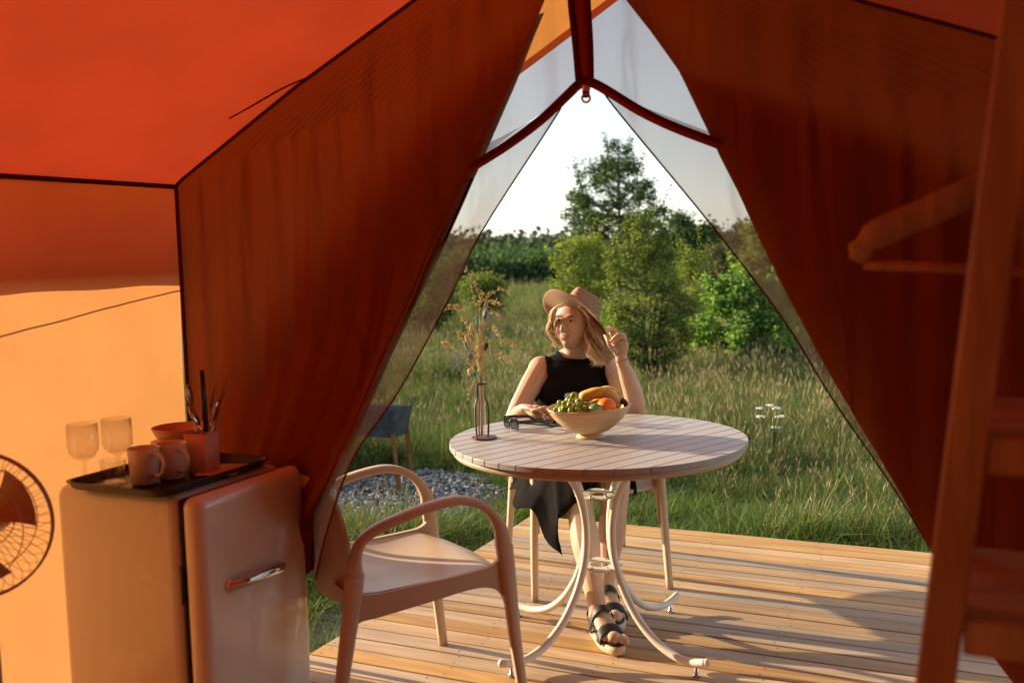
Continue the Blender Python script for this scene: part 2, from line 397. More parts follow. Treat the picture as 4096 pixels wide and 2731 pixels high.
# ================================================================== DECK
deck = bpy.data.objects.new('deck', None); col.objects.link(deck); deck.location = W(-0.6, 1.6, 0); deck.rotation_euler = (0, 0, YAW)
tag(deck, 'wooden terrace of long larch boards in front of and inside the tent', kind='structure')
PITCH_B = 0.0925
def plank_mesh(name, L, joists):
    b = MB(); wdt = PITCH_B - 0.0065
    b.box((0, 0, -0.014), (L, wdt, 0.028), M_DECK, bev=0.0022)
    for j in joists:
        for sy in (-0.024, 0.026):
            b.lathe([(0.0001, 0.0004), (0.0034, 0.0004)], 6, (j + rng.uniform(-.006, .006), sy + rng.uniform(-.004, .004), 0.0004), M_SCREW)
    return b.mesh(name, sm=False)
pm_out = [plank_mesh('plank_outside', 2.98, [-1.47 + k * 0.488 + 0.02 * (q - 1) for k in range(7)]) for q in range(3)]
pm_in = plank_mesh('plank_inside', 3.6, [-1.78 + k * 0.51 for k in range(8)])
n_ = 4.67 - PITCH_B / 2; i = 0
while n_ > -1.5:
    o = bpy.data.objects.new('plank', pm_out[i % 3] if n_ > 2.32 else pm_in); col.objects.link(o); o.parent = deck
    uc = (-2.08 + 0.90) / 2 if n_ > 2.32 else -0.9
    o.location = (uc + 0.6 + rng.uniform(-.002, .002), n_ - 1.6, rng.uniform(-.0012, .0012)); n_ -= PITCH_B; i += 1
b = MB()
for un, nn, lu, ln in ((-0.59, 4.64, 2.9, 0.045), (-2.05, 3.5, 0.045, 2.3), (-0.59, 3.6, 2.9, 0.045), (0.87, 3.5, 0.045, 2.3), (-0.9, 0.4, 3.5, 0.05), (-0.9, -1.3, 3.5, 0.05), (-0.9, 2.25, 3.5, 0.045)):
    b.box((un + 0.6, nn - 1.6, -0.09), (lu, ln, 0.12))
b.build('joist', M_DECK, deck, sm=False)
b = MB()                       # dark sheet added below the boards, stands in for shade in the gaps
b.box((-0.3, 0.1, -0.17), (3.3, 5.8, 0.012)); b.build('gap_shade_sheet', M_RUBBER, deck, sm=False)

# ================================================================== TENT
tent = empty('tent', 'orange canvas ridge tent with open mesh door seen from inside', 'tent', (0, 0, 0))
N0, N1 = -1.6, 2.6
RZ = [(-2.45, 1.635), (-2.414, 1.66), (-1.93, 1.92), (-1.495, 2.127), (-1.03, 2.345), (-0.244, 1.964), (0.035, 1.851), (0.4, 1.69)]
def roof_z(u):
    for a, b_ in zip(RZ, RZ[1:]):
        if u <= b_[0]: return lerp(a[1], b_[1], (u - a[0]) / (b_[0] - a[0]))
    return RZ[-1][1]
def folds(p, amp, k=1.0, sd=0.0):      # hanging cloth gathers: soft waves with a few sharper creases
    s_ = math.sin(p * 9 * k + sd) * 0.5 + math.sin(p * 23 * k + sd * 2.1) * 0.25 + 0.9 * mnoise.noise(Vector((p * 6 * k, sd, 0)))
    cr_ = -abs(math.sin(p * 15 * k + sd * 3 + 1.3 * mnoise.noise(Vector((p * 3, sd, 2))))) ** 0.35 * 0.5
    return amp * (s_ + cr_)
# left wall
b = MB()
def fwall(s, t):
    n = lerp(N0, N1, s); z = lerp(0.0, 1.635, t)
    sag = 0.02 * math.sin(math.pi * t) + folds(n * 0.9, 0.006 * (0.35 + t), 1.2, 4) + 0.012 * smooth((0.5 - abs(t - .35)) * 2) * mnoise.noise(Vector((n * 3, z * 2, 5)))
    return W(-2.45 - sag, n, z)
b.grid(fwall, 150, 26); b.build('wall_panel', M_TENT, tent)
b = MB(); b.grid(lambda s, t: W(0.4 + 0.02 * math.sin(math.pi * t) + folds(lerp(N0, N1, s), 0.006, 1, 2), lerp(N0, N1, s), lerp(0, 1.69, t)), 120, 16); b.build('wall_panel', M_TENT, tent)
b = MB()
def fback(s, t):
    u = lerp(-2.45, 0.4, s); return W(u, N0 - 0.02 + folds(u, 0.008, 1, 3), lerp(0, roof_z(u), t))
b.grid(fback, 80, 20); b.build('back_panel', M_TENT, tent)
b = MB(); b.grid(lambda s, t: (lambda u, n: W(u, n, roof_z(u) - 0.035 * math.sin(math.pi * s) * math.sin(math.pi * (n - N0) / (N1 - N0))))(lerp(-2.45, -1.03, s), lerp(N0, N1, t)), 40, 50); b.build('roof_panel', M_ROOF, tent)
b = MB(); b.grid(lambda s, t: (lambda u, n: W(u, n, roof_z(u) - 0.035 * math.sin(math.pi * s) * math.sin(math.pi * (n - N0) / (N1 - N0))))(lerp(-1.03, 0.4, s), lerp(N0, N1, t)), 40, 50); b.build('roof_panel', M_ROOF, tent)
# fly sheet over the roof, reaching out over the door and the side walls
def fly(u, n): return W(u, n, 2.475 - 0.525 * abs(u + 1.03) - 0.03 * math.sin(math.pi * min(1, abs(u + 1.03) / 1.95)) - 0.02 * smooth((n - 2.6) / 1.2))
NF = 3.72
def nfront(u): return NF - max(0.0, abs(u + 1.03) - 0.72) * 0.90      # awning edge sweeps back towards the side walls
b = MB(); b.grid(lambda s, t: fly(lerp(-1.03, -2.60, s), lerp(-1.9, nfront(lerp(-1.03, -2.60, s)), t)), 40, 40); b.build('fly_sheet', M_FLY, tent)
b = MB(); b.grid(lambda s, t: fly(lerp(-1.03, 0.95, s), lerp(-1.9, nfront(lerp(-1.03, 0.95, s)), t)), 40, 40); b.build('fly_sheet', M_FLY, tent)
M_HEM = cloth('fly_hem', (0.55, 0.13, 0.02), (0.55, 0.13, 0.02))
b = MB()
for e in (-2.60, 0.95): b.grid(lambda s, t: fly(lerp(-1.03, e, s), nfront(lerp(-1.03, e, s)) - 0.075 * (1 - t)) + Vector((0, 0, -0.004)), 30, 1)
b.build('fly_hem', M_HEM, tent)
b = MB(); b.grid(lambda s, t: (lambda n: fly(-2.60, n) + UV_U * (-0.012 * t + 0.010 * t * math.sin(n * 16)) - Vector((0, 0, (fly(-2.60, n).z - 1.343) * t)))(lerp(-1.9, 2.80, s)), 120, 4); b.build('light_filter_strip', M_ROOF, tent)  # unseen strip added at the eave to redden light on the upper wall
# front curtains: polylines (fraction, px x, px y, n) for the free edge, and tent points for the fixed edge
def px_or(pt):
    return at_n(pt[0], pt[1], pt[2])
LE = [(0, 1276, -170, 2.6), (0.10, 1262, -40, 2.6), (0.2, 1250, 0, 2.6), (0.27, 1218, 75, 2.6), (0.34, 1176, 182, 2.6), (0.47, 1082, 396, 2.6), (0.56, 1010, 540, 2.58), (0.64, 940, 700, 2.52), (0.72, 880, 826, 2.44), (0.79, 835, 930, 2.34), (0.84, 790, 1030, 2.20), (0.88, 755, 1105, 2.14), (0.91, 727, 1165, 2.17), (0.93, 716, 1200, 2.24), (1.0, 712, 1310, 2.3)]
LF = [(0, -1.05, 2.335), (0.1, -1.495, 2.127), (0.2, -1.93, 1.93), (0.3, -2.452, 1.65), (0.65, -2.452, 0.9), (1.0, -2.452, 0.0)]
def curt(s, t, off=0.0, lo=0.0):
    """door curtain, pulled forward into the tent towards its free edge"""
    x, y, n = poly_at(LE, t); fu, fz = poly_at(LF, t); fx, fy = proj(W(fu, 2.6, fz))
    px_, py_ = lerp(fx, x - lo, s), lerp(fy, y, s)
    xs = x - 0.55 * (x - fx) if t < 0.6 else lerp(x - 0.55 * (x - fx), 430, smooth((t - .6) / .2)); xe = lerp(x, min(x, 705), smooth((t - .6) / .25))
    nn = 2.6 + (n - 2.6) * smooth((px_ - xs) / max(20, xe - xs))
    n2 = 2.6 - 0.305 * smooth((px_ - 430) / 215) + (n - 2.295) * smooth((px_ - 684) / max(10, x - 700))
    nn = lerp(nn, n2, smooth((t - 0.78) / 0.08))
    p = at_n(px_, py_, nn); return p + UV_N * off
PL = [(-2.34, 0.9, .02), (-2.24, 0.5, .04), (-2.13, 1.0, -.02), (-2.02, 0.7, .03), (-1.93, 1.0, .0), (-1.84, 0.6, -.03), (-1.76, 0.8, .02), (-1.66, 1.0, .04), (-1.57, 0.7, .0), (-1.47, 0.9, .03), (-1.36, 0.6, .02), (-1.26, 0.7, .0),
      (-0.60, 0.6, .02), (-0.50, 0.7, .0), (-0.38, 0.9, .04), (-0.27, 0.6, .03), (-0.15, 1.0, .0), (-0.04, 0.7, -.03), (0.07, 1.0, .02), (0.2, 0.8, .0)]
def pleats(u, z):                      # narrow pinched pleats that hang from the gable seam and die out downwards
    d = roof_z(max(-2.45, min(0.4, u))) - z; v = 0.0
    if d < 0: return 0.0
    for u0, a, dr_ in PL:
        w_ = 0.009 + 0.022 * d; e = (u - u0 - dr_ * d) / w_
        if abs(e) < 3: v -= a * math.exp(-e * e)
    return v * 0.018 * smooth(d * 6) * (1 - 0.8 * smooth((d - 0.35) / 0.9))
def f_lc(s, t, off=0.0):
    p = curt(s, t, 0.0); u = p.dot(UV_U); d = max(0, roof_z(max(-2.45, min(0.4, u))) - p.z)
    amp = 0.020 * smooth(d * 2.5) * smooth(s * 6 + .15) * (1 - 0.8 * smooth((s - 0.9) * 10))
    return p + UV_N * (off + pleats(u, p.z) + folds(u * 1.25, amp, 1.35, 0.7) - 0.035 * math.sin(math.pi * s) * smooth(t * 2) * (1 - 0.8 * smooth((t - .7) * 5)) + (0.006 if s > 0.985 else 0))
b = MB(); b.grid(f_lc, 300, 70, flip=True); b.build('door_curtain', M_CURT, tent)
RE = [(0, 1420, -180, 2.6), (0.10, 1426, -60, 2.6), (0.2, 1440, 2, 2.6), (0.28, 1500, 80, 2.6), (0.36, 1561, 166, 2.6), (0.44, 1630, 310, 2.6), (0.52, 1702, 452, 2.6), (0.6, 1795, 650, 2.6), (0.7, 1905, 850, 2.6), (0.86, 2135, 1252, 2.6), (1.0, 2260, 1480, 2.6)]
RF = [(0, -1.0, 2.335), (0.12, -0.6, 2.135), (0.24, -0.244, 1.964), (0.32, 0.035, 1.851), (0.4, 0.39, 1.69), (0.7, 0.39, 0.8), (1.0, 0.39, 0.0)]
def f_rc(s, t, off=0.0):
    x, y, n = poly_at(RE, t); e = at_n(x, y, n); eu, ez = e.dot(UV_U), e.z
    fu, fz = poly_at(RF, t); u, z = lerp(eu, fu, s), lerp(ez, fz, s)
    amp = 0.020 * smooth(t * 3) * smooth((1 - s) * 6 + .15) * (1 - 0.85 * smooth((0.1 - s) * 10))
    d = max(0, roof_z(max(-2.45, min(0.4, u))) - z)
    nn = 2.6 + folds(u * 1.1, 0.020 * smooth(d * 2.5) * smooth((1 - s) * 6 + .15), 1.2, 2.9) - 0.03 * math.sin(math.pi * s) * smooth(t * 2)
    return W(u, nn + off + pleats(u, z), z)
b = MB(); b.grid(f_rc, 260, 70); b.build('door_curtain', M_CURT, tent)
# second sheet added behind the lower part of the curtains to darken their glow
def sbound(t):                         # inner limit (share of the way to the free edge) of the added sheet along each row
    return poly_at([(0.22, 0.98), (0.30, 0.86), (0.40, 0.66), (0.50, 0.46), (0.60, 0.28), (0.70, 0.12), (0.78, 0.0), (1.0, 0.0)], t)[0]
b = MB(); b.grid(lambda s, t: curt(lerp(sbound(lerp(0.22, 1, t)), 1.0, s), lerp(0.22, 1, t), 0.045 + 0.005 * math.sin(s * 12 + t * 4), 4), 60, 50); b.build('dimming_panel', M_DIMMING, tent)
RS = [(0, 1480, 40), (0.2, 1575, 172), (0.45, 1800, 232), (0.75, 2080, 330), (1.0, 2330, 460)]
def f_rs(s, t):
    ex, ey, en = poly_at(RE, 0.25 + 0.75 * s); e = at_n(ex, ey, 2.6); eu, ez = e.dot(UV_U) + 0.006, e.z
    x, y = poly_at(RS, min(1, s * 1.5)); d = at_n(x, y, 2.66); du, dz = d.dot(UV_U), d.z
    if s > 0.66: q = (s - 0.66) / 0.34; du = lerp(du, 0.395, min(1, q * 3)); dz = lerp(dz, 0.0, q)
    return W(lerp(eu, du, t), 2.635 + 0.006 * math.sin(lerp(eu, du, t) * 14), lerp(ez, dz, t))
b = MB(); b.grid(f_rs, 50, 24); b.build('dimming_panel', M_DIMMING, tent)
# zip tapes: upright tape, two curved arms, slider
ZN = 2.585
def zp(pts, n=ZN, k=6): return catmull([at_n(x, y, n) for x, y in pts], k)
def ribbon(mb, path, w, mat, thick=0.003, nrm=UV_N):
    P = path
    for side in (0,):
        V = []; F = []
        for i, p in enumerate(P):
            T = (P[min(i + 1, len(P) - 1)] - P[max(i - 1, 0)]).normalized(); sx = T.cross(nrm).normalized()
            ww = w[i] if hasattr(w, '__len__') else w
            for a, c in ((-1, -1), (1, -1), (1, 1), (-1, 1)): V.append(p + sx * (a * ww / 2) + nrm * (c * thick / 2))
        for i in range(len(P) - 1):
            for k in range(4): j = (k + 1) % 4; F.append((i * 4 + k, i * 4 + j, i * 4 + 4 + j, i * 4 + 4 + k))
        mb.add(V, F, mat)
b = MB(); up_ = zp([(1326, -120), (1330, 0), (1338, 95), (1343, 186)])
ribbon(b, up_, 0.052, M_ZIP, 0.006); b.build('zip_placket', None, tent)
b = MB()
for off in (-1, 1):
    ribbon(b, zp([(1326 + off * 20, -120), (1330 + off * 20, 0), (1338 + off * 18, 95), (1343 + off * 15, 186)], ZN - 0.006), 0.014, M_TAPE, 0.008)
b.build('placket_edge', None, tent)
for arm in ([(1345, 187), (1326, 197), (1300, 222), (1240, 278), (1160, 337), (1078, 388)], [(1345, 187), (1366, 193), (1400, 212), (1470, 255), (1550, 293), (1650, 331)]):
    b = MB(); ribbon(b, zp(arm), 0.026, M_ZIP, 0.006); ribbon(b, zp([(x, y - 5) for x, y in arm], ZN - 0.006), 0.012, M_TAPE, 0.007); b.build('zip_arm', None, tent)
b = MB(); zc = at_n(1346, 203, ZN - 0.012)
b.box(zc, (0.022, 0.012, 0.018), M_CHROME, bev=0.003)
b.box(at_n(1346, 212, ZN - 0.014), (0.020, 0.005, 0.030), M_ZIP, bev=0.002)
ring = [at_n(1346, 226, ZN - 0.014) + Vector((0.011 * math.cos(t * 0.5236), 0, 0.011 * math.sin(t * 0.5236))) for t in range(13)]
b.tube(ring, 0.0032, 6, M_CHROME, caps=False); b.build('zip_slider', None, tent)
# mesh panels
def mesh_panel(A, B, nu, nv, n0, wob, sd):
    def f(s, t):
        xa, ya, na = poly_at(A, t); xb, yb, nb = poly_at(B, t)
        p = at_n(xa, ya, na).lerp(at_n(xb, yb, nb), s)
        k = math.sin(math.pi * s) * wob
        return p + UV_N * (k * (math.sin(s * 11 + t * 5 + sd) + math.sin(s * 5 - t * 9 + sd)))
    mb = MB(); mb.grid(f, nu, nv); return mb
c = 2.622
mesh_panel([(0, 1328, -120, c), (0.5, 1330, 60, c), (1, 1343, 190, c)], [(0, 1262, -60, c), (0.3, 1225, 30, c), (0.6, 1150, 190, c), (1, 1060, 392, c)], 20, 24, c, 0.006, 0).build('mesh_panel', M_MESH, tent)
mesh_panel([(0, 1342, -120, c), (0.5, 1348, 60, c), (1, 1352, 190, c)], [(0, 1425, -60, c), (0.3, 1520, 70, c), (0.6, 1595, 180, c), (1, 1670, 335, c)], 20, 24, c, 0.006, 2).build('mesh_panel', M_MESH, tent)
LM = [(0, 1290, 243, c), (0.06, 1268, 282, c), (0.3, 1105, 535, 2.6), (0.45, 1022, 705, 2.56), (0.62, 915, 900, 2.42), (0.8, 812, 1050, 2.16), (0.9, 752, 1215, 2.07), (1, 724, 1330, 2.05)]
LO = [(0, 1240, 270, c), (0.06, 1090, 345, c), (0.15, 1020, 440, c), (0.3, 960, 530, c), (0.45, 890, 700, 2.57), (0.62, 830, 870, 2.43), (0.8, 757, 1040, 2.22), (0.9, 722, 1165, 2.20), (1, 721, 1300, 2.16)]
mesh_panel(LM, LO, 16, 60, c, 0.008, 1).build('mesh_panel', M_MESH, tent)
RM = [(0, 1385, 207, c), (0.08, 1418, 255, c), (0.3, 1638, 522, c), (0.5, 1800, 735, c), (0.62, 1905, 905, c), (0.85, 2062, 1135, c), (1, 2180, 1330, c)]
RO = [(0, 1440, 232, c), (0.08, 1700, 330, c), (0.2, 1775, 450, c), (0.3, 1830, 560, c), (0.5, 1930, 780, c), (0.62, 1990, 950, c), (0.85, 2130, 1180, c), (1, 2230, 1360, c)]
mesh_panel(RM, RO, 16, 60, c, 0.008, 3).build('mesh_panel', M_MESH, tent)
b = MB()
for E_ in (LM, RM):
    b.tube(catmull([at_n(x, y, n - 0.004) for _, x, y, n in E_], 5), 0.0026, 5)
b.build('mesh_hem', M_TAPE, tent)
b = MB()                                # loose tapes seen through the mesh
b.tube(catmull([at_n(x, y, 2.64) for x, y in ((1665, 345), (1690, 400), (1715, 460), (1745, 510), (1800, 640), (1860, 760), (1940, 900), (2020, 1030), (2125, 1240))], 5), 0.006, 5, flat=(1, .4)); b.build('door_tape', M_TAPE, tent)
b = MB(); b.tube(catmull([at_n(x, y, 2.62) for x, y in ((1085, 410), (1050, 490), (1000, 600), (930, 740), (870, 860), (800, 1000))], 5), 0.006, 5, flat=(1, .4))
b.build('door_tape', M_TAPE, tent)
# seams and frame poles
b = MB(); b.tube([W(-2.445, lerp(N0, N1, t / 12), 1.632 - 0.008 * math.sin(t * 0.26)) for t in range(13)], 0.0085, 6); b.build('eave_seam', M_TAPE, tent)
b = MB(); b.tube([W(0.393, lerp(N0, N1, t / 12), 1.688) for t in range(13)], 0.0085, 6); b.build('eave_seam', M_TAPE, tent)
b = MB(); b.tube([W(u, N1 - 0.004, z - 0.004) for u, z in RZ[:5]], 0.006, 6); b.tube([W(u, N1 - 0.004, z - 0.004) for u, z in RZ[4:]], 0.006, 6); b.build('gable_seam', M_TAPE, tent)
b = MB(); b.tube([W(-2.436, N1 - 0.012, z * 0.1635) for z in range(11)], 0.0070, 6); b.build('corner_seam', M_TAPE, tent)
b = MB(); b.tube([W(0.385, N1 - 0.012, z * 0.169) for z in range(11)], 0.0095, 6); b.build('corner_seam', M_TAPE, tent)
M_POLE = pbr('tent_pole', (0.35, 0.36, 0.38), 0.35, 0.8)
b = MB()
b.tube([W(-2.5, 2.68, -0.1), W(-2.5, 2.68, 1.62)], 0.014, 8); b.tube([W(0.46, 2.68, -0.1), W(0.46, 2.68, 1.66)], 0.014, 8)
b.tube([W(-1.03, -1.62, 2.365), W(-1.03, 3.70, 2.43)], 0.012, 8)
b.build('pole', M_POLE, tent)
def on_roof(x, y, lift=0.015):         # where a line of sight meets the left roof panel
    a, b_ = 0.2, 6.0; d = ray(x, y)
    for k in range(200):
        t = 0.3 + k * 0.02; p = CAM + d * t
        if p.z > roof_z(max(-2.45, min(0.4, p.dot(UV_U)))) - 0.035 or p.dot(UV_N) > N1: break
    return CAM + d * (t - lift)
b = MB(); st = [on_roof(526, 273), on_roof(580, 243), on_roof(650, 203), on_roof(712, 176)]
ribbon(b, catmull(st, 4), 0.010, M_TAPE, 0.003, Vector((0, 0, 1))); b.build('ceiling_strap', None, tent)
# guy rope outside the left wall (its shadow line falls on the cloth)
b = MB(); b.tube([W(-2.75, 2.86, 1.40), W(-2.62, 1.7, 1.20), W(-2.6, 0.8, 1.03)], 0.003, 5); b.build('guy_rope', M_RUBBER, tent)

# ================================================================== GRASS
def blade(mb, x, y, h, wd, lean, az, mat, seg=3, curl=1.0):
    V = []; dx, dy = math.cos(az), math.sin(az); px_, py_ = -dy, dx
    for i in range(seg + 1):
        t = i / seg; q = lean * (t ** 1.8) * curl; ww = wd * (1 - t ** 1.5) + 0.0004
        cx_, cy_, cz_ = x + dx * q * h, y + dy * q * h, h * t * (1 - 0.25 * lean * t)
        V += [(cx_ - px_ * ww, cy_ - py_ * ww, cz_), (cx_ + px_ * ww, cy_ + py_ * ww, cz_)]
    mb.add(V, [(2 * i, 2 * i + 1, 2 * i + 3, 2 * i + 2) for i in range(seg)], mat)
M_G = [leafmat('grass_green', (0.05, 0.11, 0.026), (0.17, 0.27, 0.07), 0.35, 0.9), leafmat('grass_olive', (0.075, 0.12, 0.035), (0.22, 0.27, 0.09), 0.35, 0.9), leafmat('grass_straw', (0.24, 0.20, 0.10), (0.48, 0.40, 0.22), 0.3, 0.9), leafmat('grass_blue', (0.045, 0.10, 0.045), (0.14, 0.22, 0.10), 0.3, 0.9)]
def tuft(kind, seed):
    r_ = random.Random(seed); b = MB()
    cfg = {'short': (60, 0.12, 0.0030, 0.8, (0, 0, 0, 3, 1, 2)), 'lush': (64, 0.17, 0.0034, 0.9, (0, 0, 3, 1, 1)), 'tall': (64, 0.24, 0.0030, 1.1, (1, 3, 0, 0, 1, 3, 0, 2)), 'dry': (58, 0.27, 0.0027, 1.0, (2, 1, 1, 3, 1, 0, 0)), 'far': (50, 0.25, 0.007, 0.7, (1, 0, 2, 3, 1, 0, 3))}[kind]
    for i in range(cfg[0]):
        a = r_.uniform(0, 6.28); q = r_.random() ** 0.6 * (0.09 if kind != 'far' else 0.28)
        h = cfg[1] * r_.uniform(0.45, 1.25); mt = M_G[r_.choice(cfg[4])]
        blade(b, math.cos(a) * q, math.sin(a) * q, h, cfg[2] * r_.uniform(.6, 1.2), cfg[3] * r_.uniform(.15, 1.5), a + r_.uniform(-1, 1), mt)
    if kind in ('tall', 'dry', 'far'):      # seed heads
        for i in range(2 if kind != 'tall' else 1):
            a = r_.uniform(0, 6.28); h = cfg[1] * r_.uniform(1.1, 1.6); l_ = r_.uniform(.05, .3)
            P = [Vector((0, 0, 0)), Vector((math.cos(a) * l_ * h * .3, math.sin(a) * l_ * h * .3, h * .55)), Vector((math.cos(a) * l_ * h, math.sin(a) * l_ * h, h))]
            b.tube(P, [0.0012, 0.001, 0.0008], 3, M_G[2], caps=False)
            d_ = (P[2] - P[1]).normalized(); b.tube([P[2] - d_ * 0.07 * (h / .5), P[2] - d_ * 0.03, P[2]], [0.001, 0.0042 if kind != 'far' else .007, 0.001], 4, M_G[2], caps=False)
    return b.mesh('tuft_' + kind, sm=True)
tcol = bpy.data.collections.new('grass_tufts'); order = []
for kind in ('short', 'lush', 'tall', 'dry', 'far'):
    for q in range(4):
        o = bpy.data.objects.new('%02d_grass_tuft' % len(order), tuft(kind, 11 + len(order) * 7)); tcol.objects.link(o); order.append(kind)
idx = {k: [i for i, q in enumerate(order) if q == k] for k in set(order)}
def scatter(name, colr, pts, label):
    """pts: (x, y, z, rotz, tilt, scale, index); one points mesh, instanced by geometry nodes"""
    a = np.array(pts, dtype=np.float32); me = bpy.data.meshes.new(name + '_points'); me.from_pydata(a[:, :3].tolist(), [], [])
    at = me.attributes.new('rot', 'FLOAT_VECTOR', 'POINT'); at.data.foreach_set('vector', np.stack([a[:, 4], a[:, 4] * 0.3, a[:, 3]], 1).ravel())
    at = me.attributes.new('scl', 'FLOAT', 'POINT'); at.data.foreach_set('value', a[:, 5])
    at = me.attributes.new('idx', 'INT', 'POINT'); at.data.foreach_set('value', a[:, 6].astype(np.int32))
    ng = bpy.data.node_groups.new(name + '_nodes', 'GeometryNodeTree')
    ng.interface.new_socket('Geometry', in_out='INPUT', socket_type='NodeSocketGeometry'); ng.interface.new_socket('Geometry', in_out='OUTPUT', socket_type='NodeSocketGeometry')
    gi = ng.nodes.new('NodeGroupInput'); go = ng.nodes.new('NodeGroupOutput'); ci = ng.nodes.new('GeometryNodeCollectionInfo')
    ci.inputs[0].default_value = colr; ci.inputs['Separate Children'].default_value = True; ci.inputs['Reset Children'].default_value = True
    ip = ng.nodes.new('GeometryNodeInstanceOnPoints'); ip.inputs['Pick Instance'].default_value = True
    def na(nm, ty):
        n = ng.nodes.new('GeometryNodeInputNamedAttribute'); n.data_type = ty; n.inputs[0].default_value = nm; return n.outputs[0]
    m2p = ng.nodes.new('GeometryNodeMeshToPoints')
    ng.links.new(gi.outputs[0], m2p.inputs[0]); ng.links.new(m2p.outputs[0], ip.inputs['Points']); ng.links.new(ci.outputs[0], ip.inputs['Instance'])
    ng.links.new(na('idx', 'INT'), ip.inputs['Instance Index']); ng.links.new(na('rot', 'FLOAT_VECTOR'), ip.inputs['Rotation']); ng.links.new(na('scl', 'FLOAT'), ip.inputs['Scale'])
    ng.links.new(ip.outputs[0], go.inputs[0])
    o = mobj(name, me); md = o.modifiers.new('scatter', 'NODES'); md.node_group = ng
    return tag(o, label, kind='stuff')
def clear_of_deck(x, y, mrg=0.03):
    p = Vector((x, y, 0)); u, n = p.dot(UV_U), p.dot(UV_N)
    if n < 2.4 + mrg and -2.6 - mrg < u < 1.0: return False
    return not (-2.08 - mrg < u < 0.9 + mrg and n < 4.67 + mrg)
pts = []
def dens(x, y): return mnoise.noise(Vector((x * 0.55, y * 0.55, 7.0))) + 0.6 * mnoise.noise(Vector((x * 1.7, y * 1.7, 2.0)))
def addtufts(n, ylo, yhi, klo, khi, kinds, sc=(0.7, 1.3)):
    for _ in range(n):
        y = math.sqrt(rng.uniform(ylo * ylo, yhi * yhi)); x = y * rng.uniform(klo, khi)
        if not clear_of_deck(x, y): continue
        if in_gravel(x, y, 0.92) and rng.random() > 0.03: continue
        v = dens(x, y); ks = kinds(x, y, v); k = rng.choice(ks); s = rng.uniform(*sc) * (1 + 0.35 * v)
        if in_gravel(x, y, 1.7): s *= 0.5
        pts.append((x, y, ground_z(x, y) - 0.01, rng.uniform(0, 6.28), rng.uniform(-.25, .25), s, rng.choice(idx[k])))
def near_edge(x, y):
    p = Vector((x, y, 0)); return max(p.dot(UV_N) - 4.67, -2.08 - p.dot(UV_U)) if p.dot(UV_N) < 4.67 else p.dot(UV_N) - 4.67
def kn(x, y, v):
    d = near_edge(x, y)
    if d < 0.45: return ('short', 'short', 'lush')
    if d < 1.4: return ('short', 'lush', 'lush') if v < 0.15 else ('lush', 'tall')
    return ('lush', 'tall', 'tall') if v < 0.0 else ('tall', 'dry', 'lush')
addtufts(9000, 2.6, 7.0, -0.42, 0.62, kn, (0.65, 1.15))
addtufts(9500, 6.5, 13.0, -0.34, 0.6, lambda x, y, v: ('tall', 'lush', 'lush', 'dry') if v < 0.1 else ('dry', 'dry', 'tall'), (0.7, 1.25))
addtufts(7000, 12.0, 24.0, -0.3, 0.6, lambda x, y, v: ('tall', 'far', 'far') if v < 0.0 else ('dry', 'far', 'dry'), (0.9, 1.4))
addtufts(6000, 23.0, 55.0, -0.3, 0.6, lambda x, y, v: ('far',), (1.0, 1.7))
scatter('grass', tcol, pts, 'tall green and straw coloured meadow grass around the deck')

# ================================================================== TREES AND SHRUBS
def inside(x, y, P):
    c = False; n = len(P)
    for i in range(n):
        (x1, y1), (x2, y2) = P[i], P[(i + 1) % n]
        if (y1 > y) != (y2 > y) and x < (x2 - x1) * (y - y1) / (y2 - y1) + x1: c = not c
    return c
def leaf(V, F, c, s, r_, droop=0.0, asp=0.5):
    a = Vector((r_.gauss(0, 1), r_.gauss(0, 1), r_.gauss(0, 0.6) - droop)).normalized()
    b = a.cross(Vector((r_.gauss(0, 1), r_.gauss(0, 1), r_.gauss(0, 1)))).normalized() * (s * asp); a = a * s
    k = len(V); V += [c - a * 0.5, c + b * 0.5 - a * 0.05, c + a * 0.5, c - b * 0.5 - a * 0.05]; F.append((k, k + 1, k + 2, k + 3))
M_BARK = pbr('bark', (0.10, 0.08, 0.06), 0.9, var=0.3, vscale=20, bmp=0.5, bscale=60)
M_BARKD = pbr('dark_bark', (0.045, 0.038, 0.03), 0.9, var=0.3, vscale=20, bmp=0.5, bscale=60)
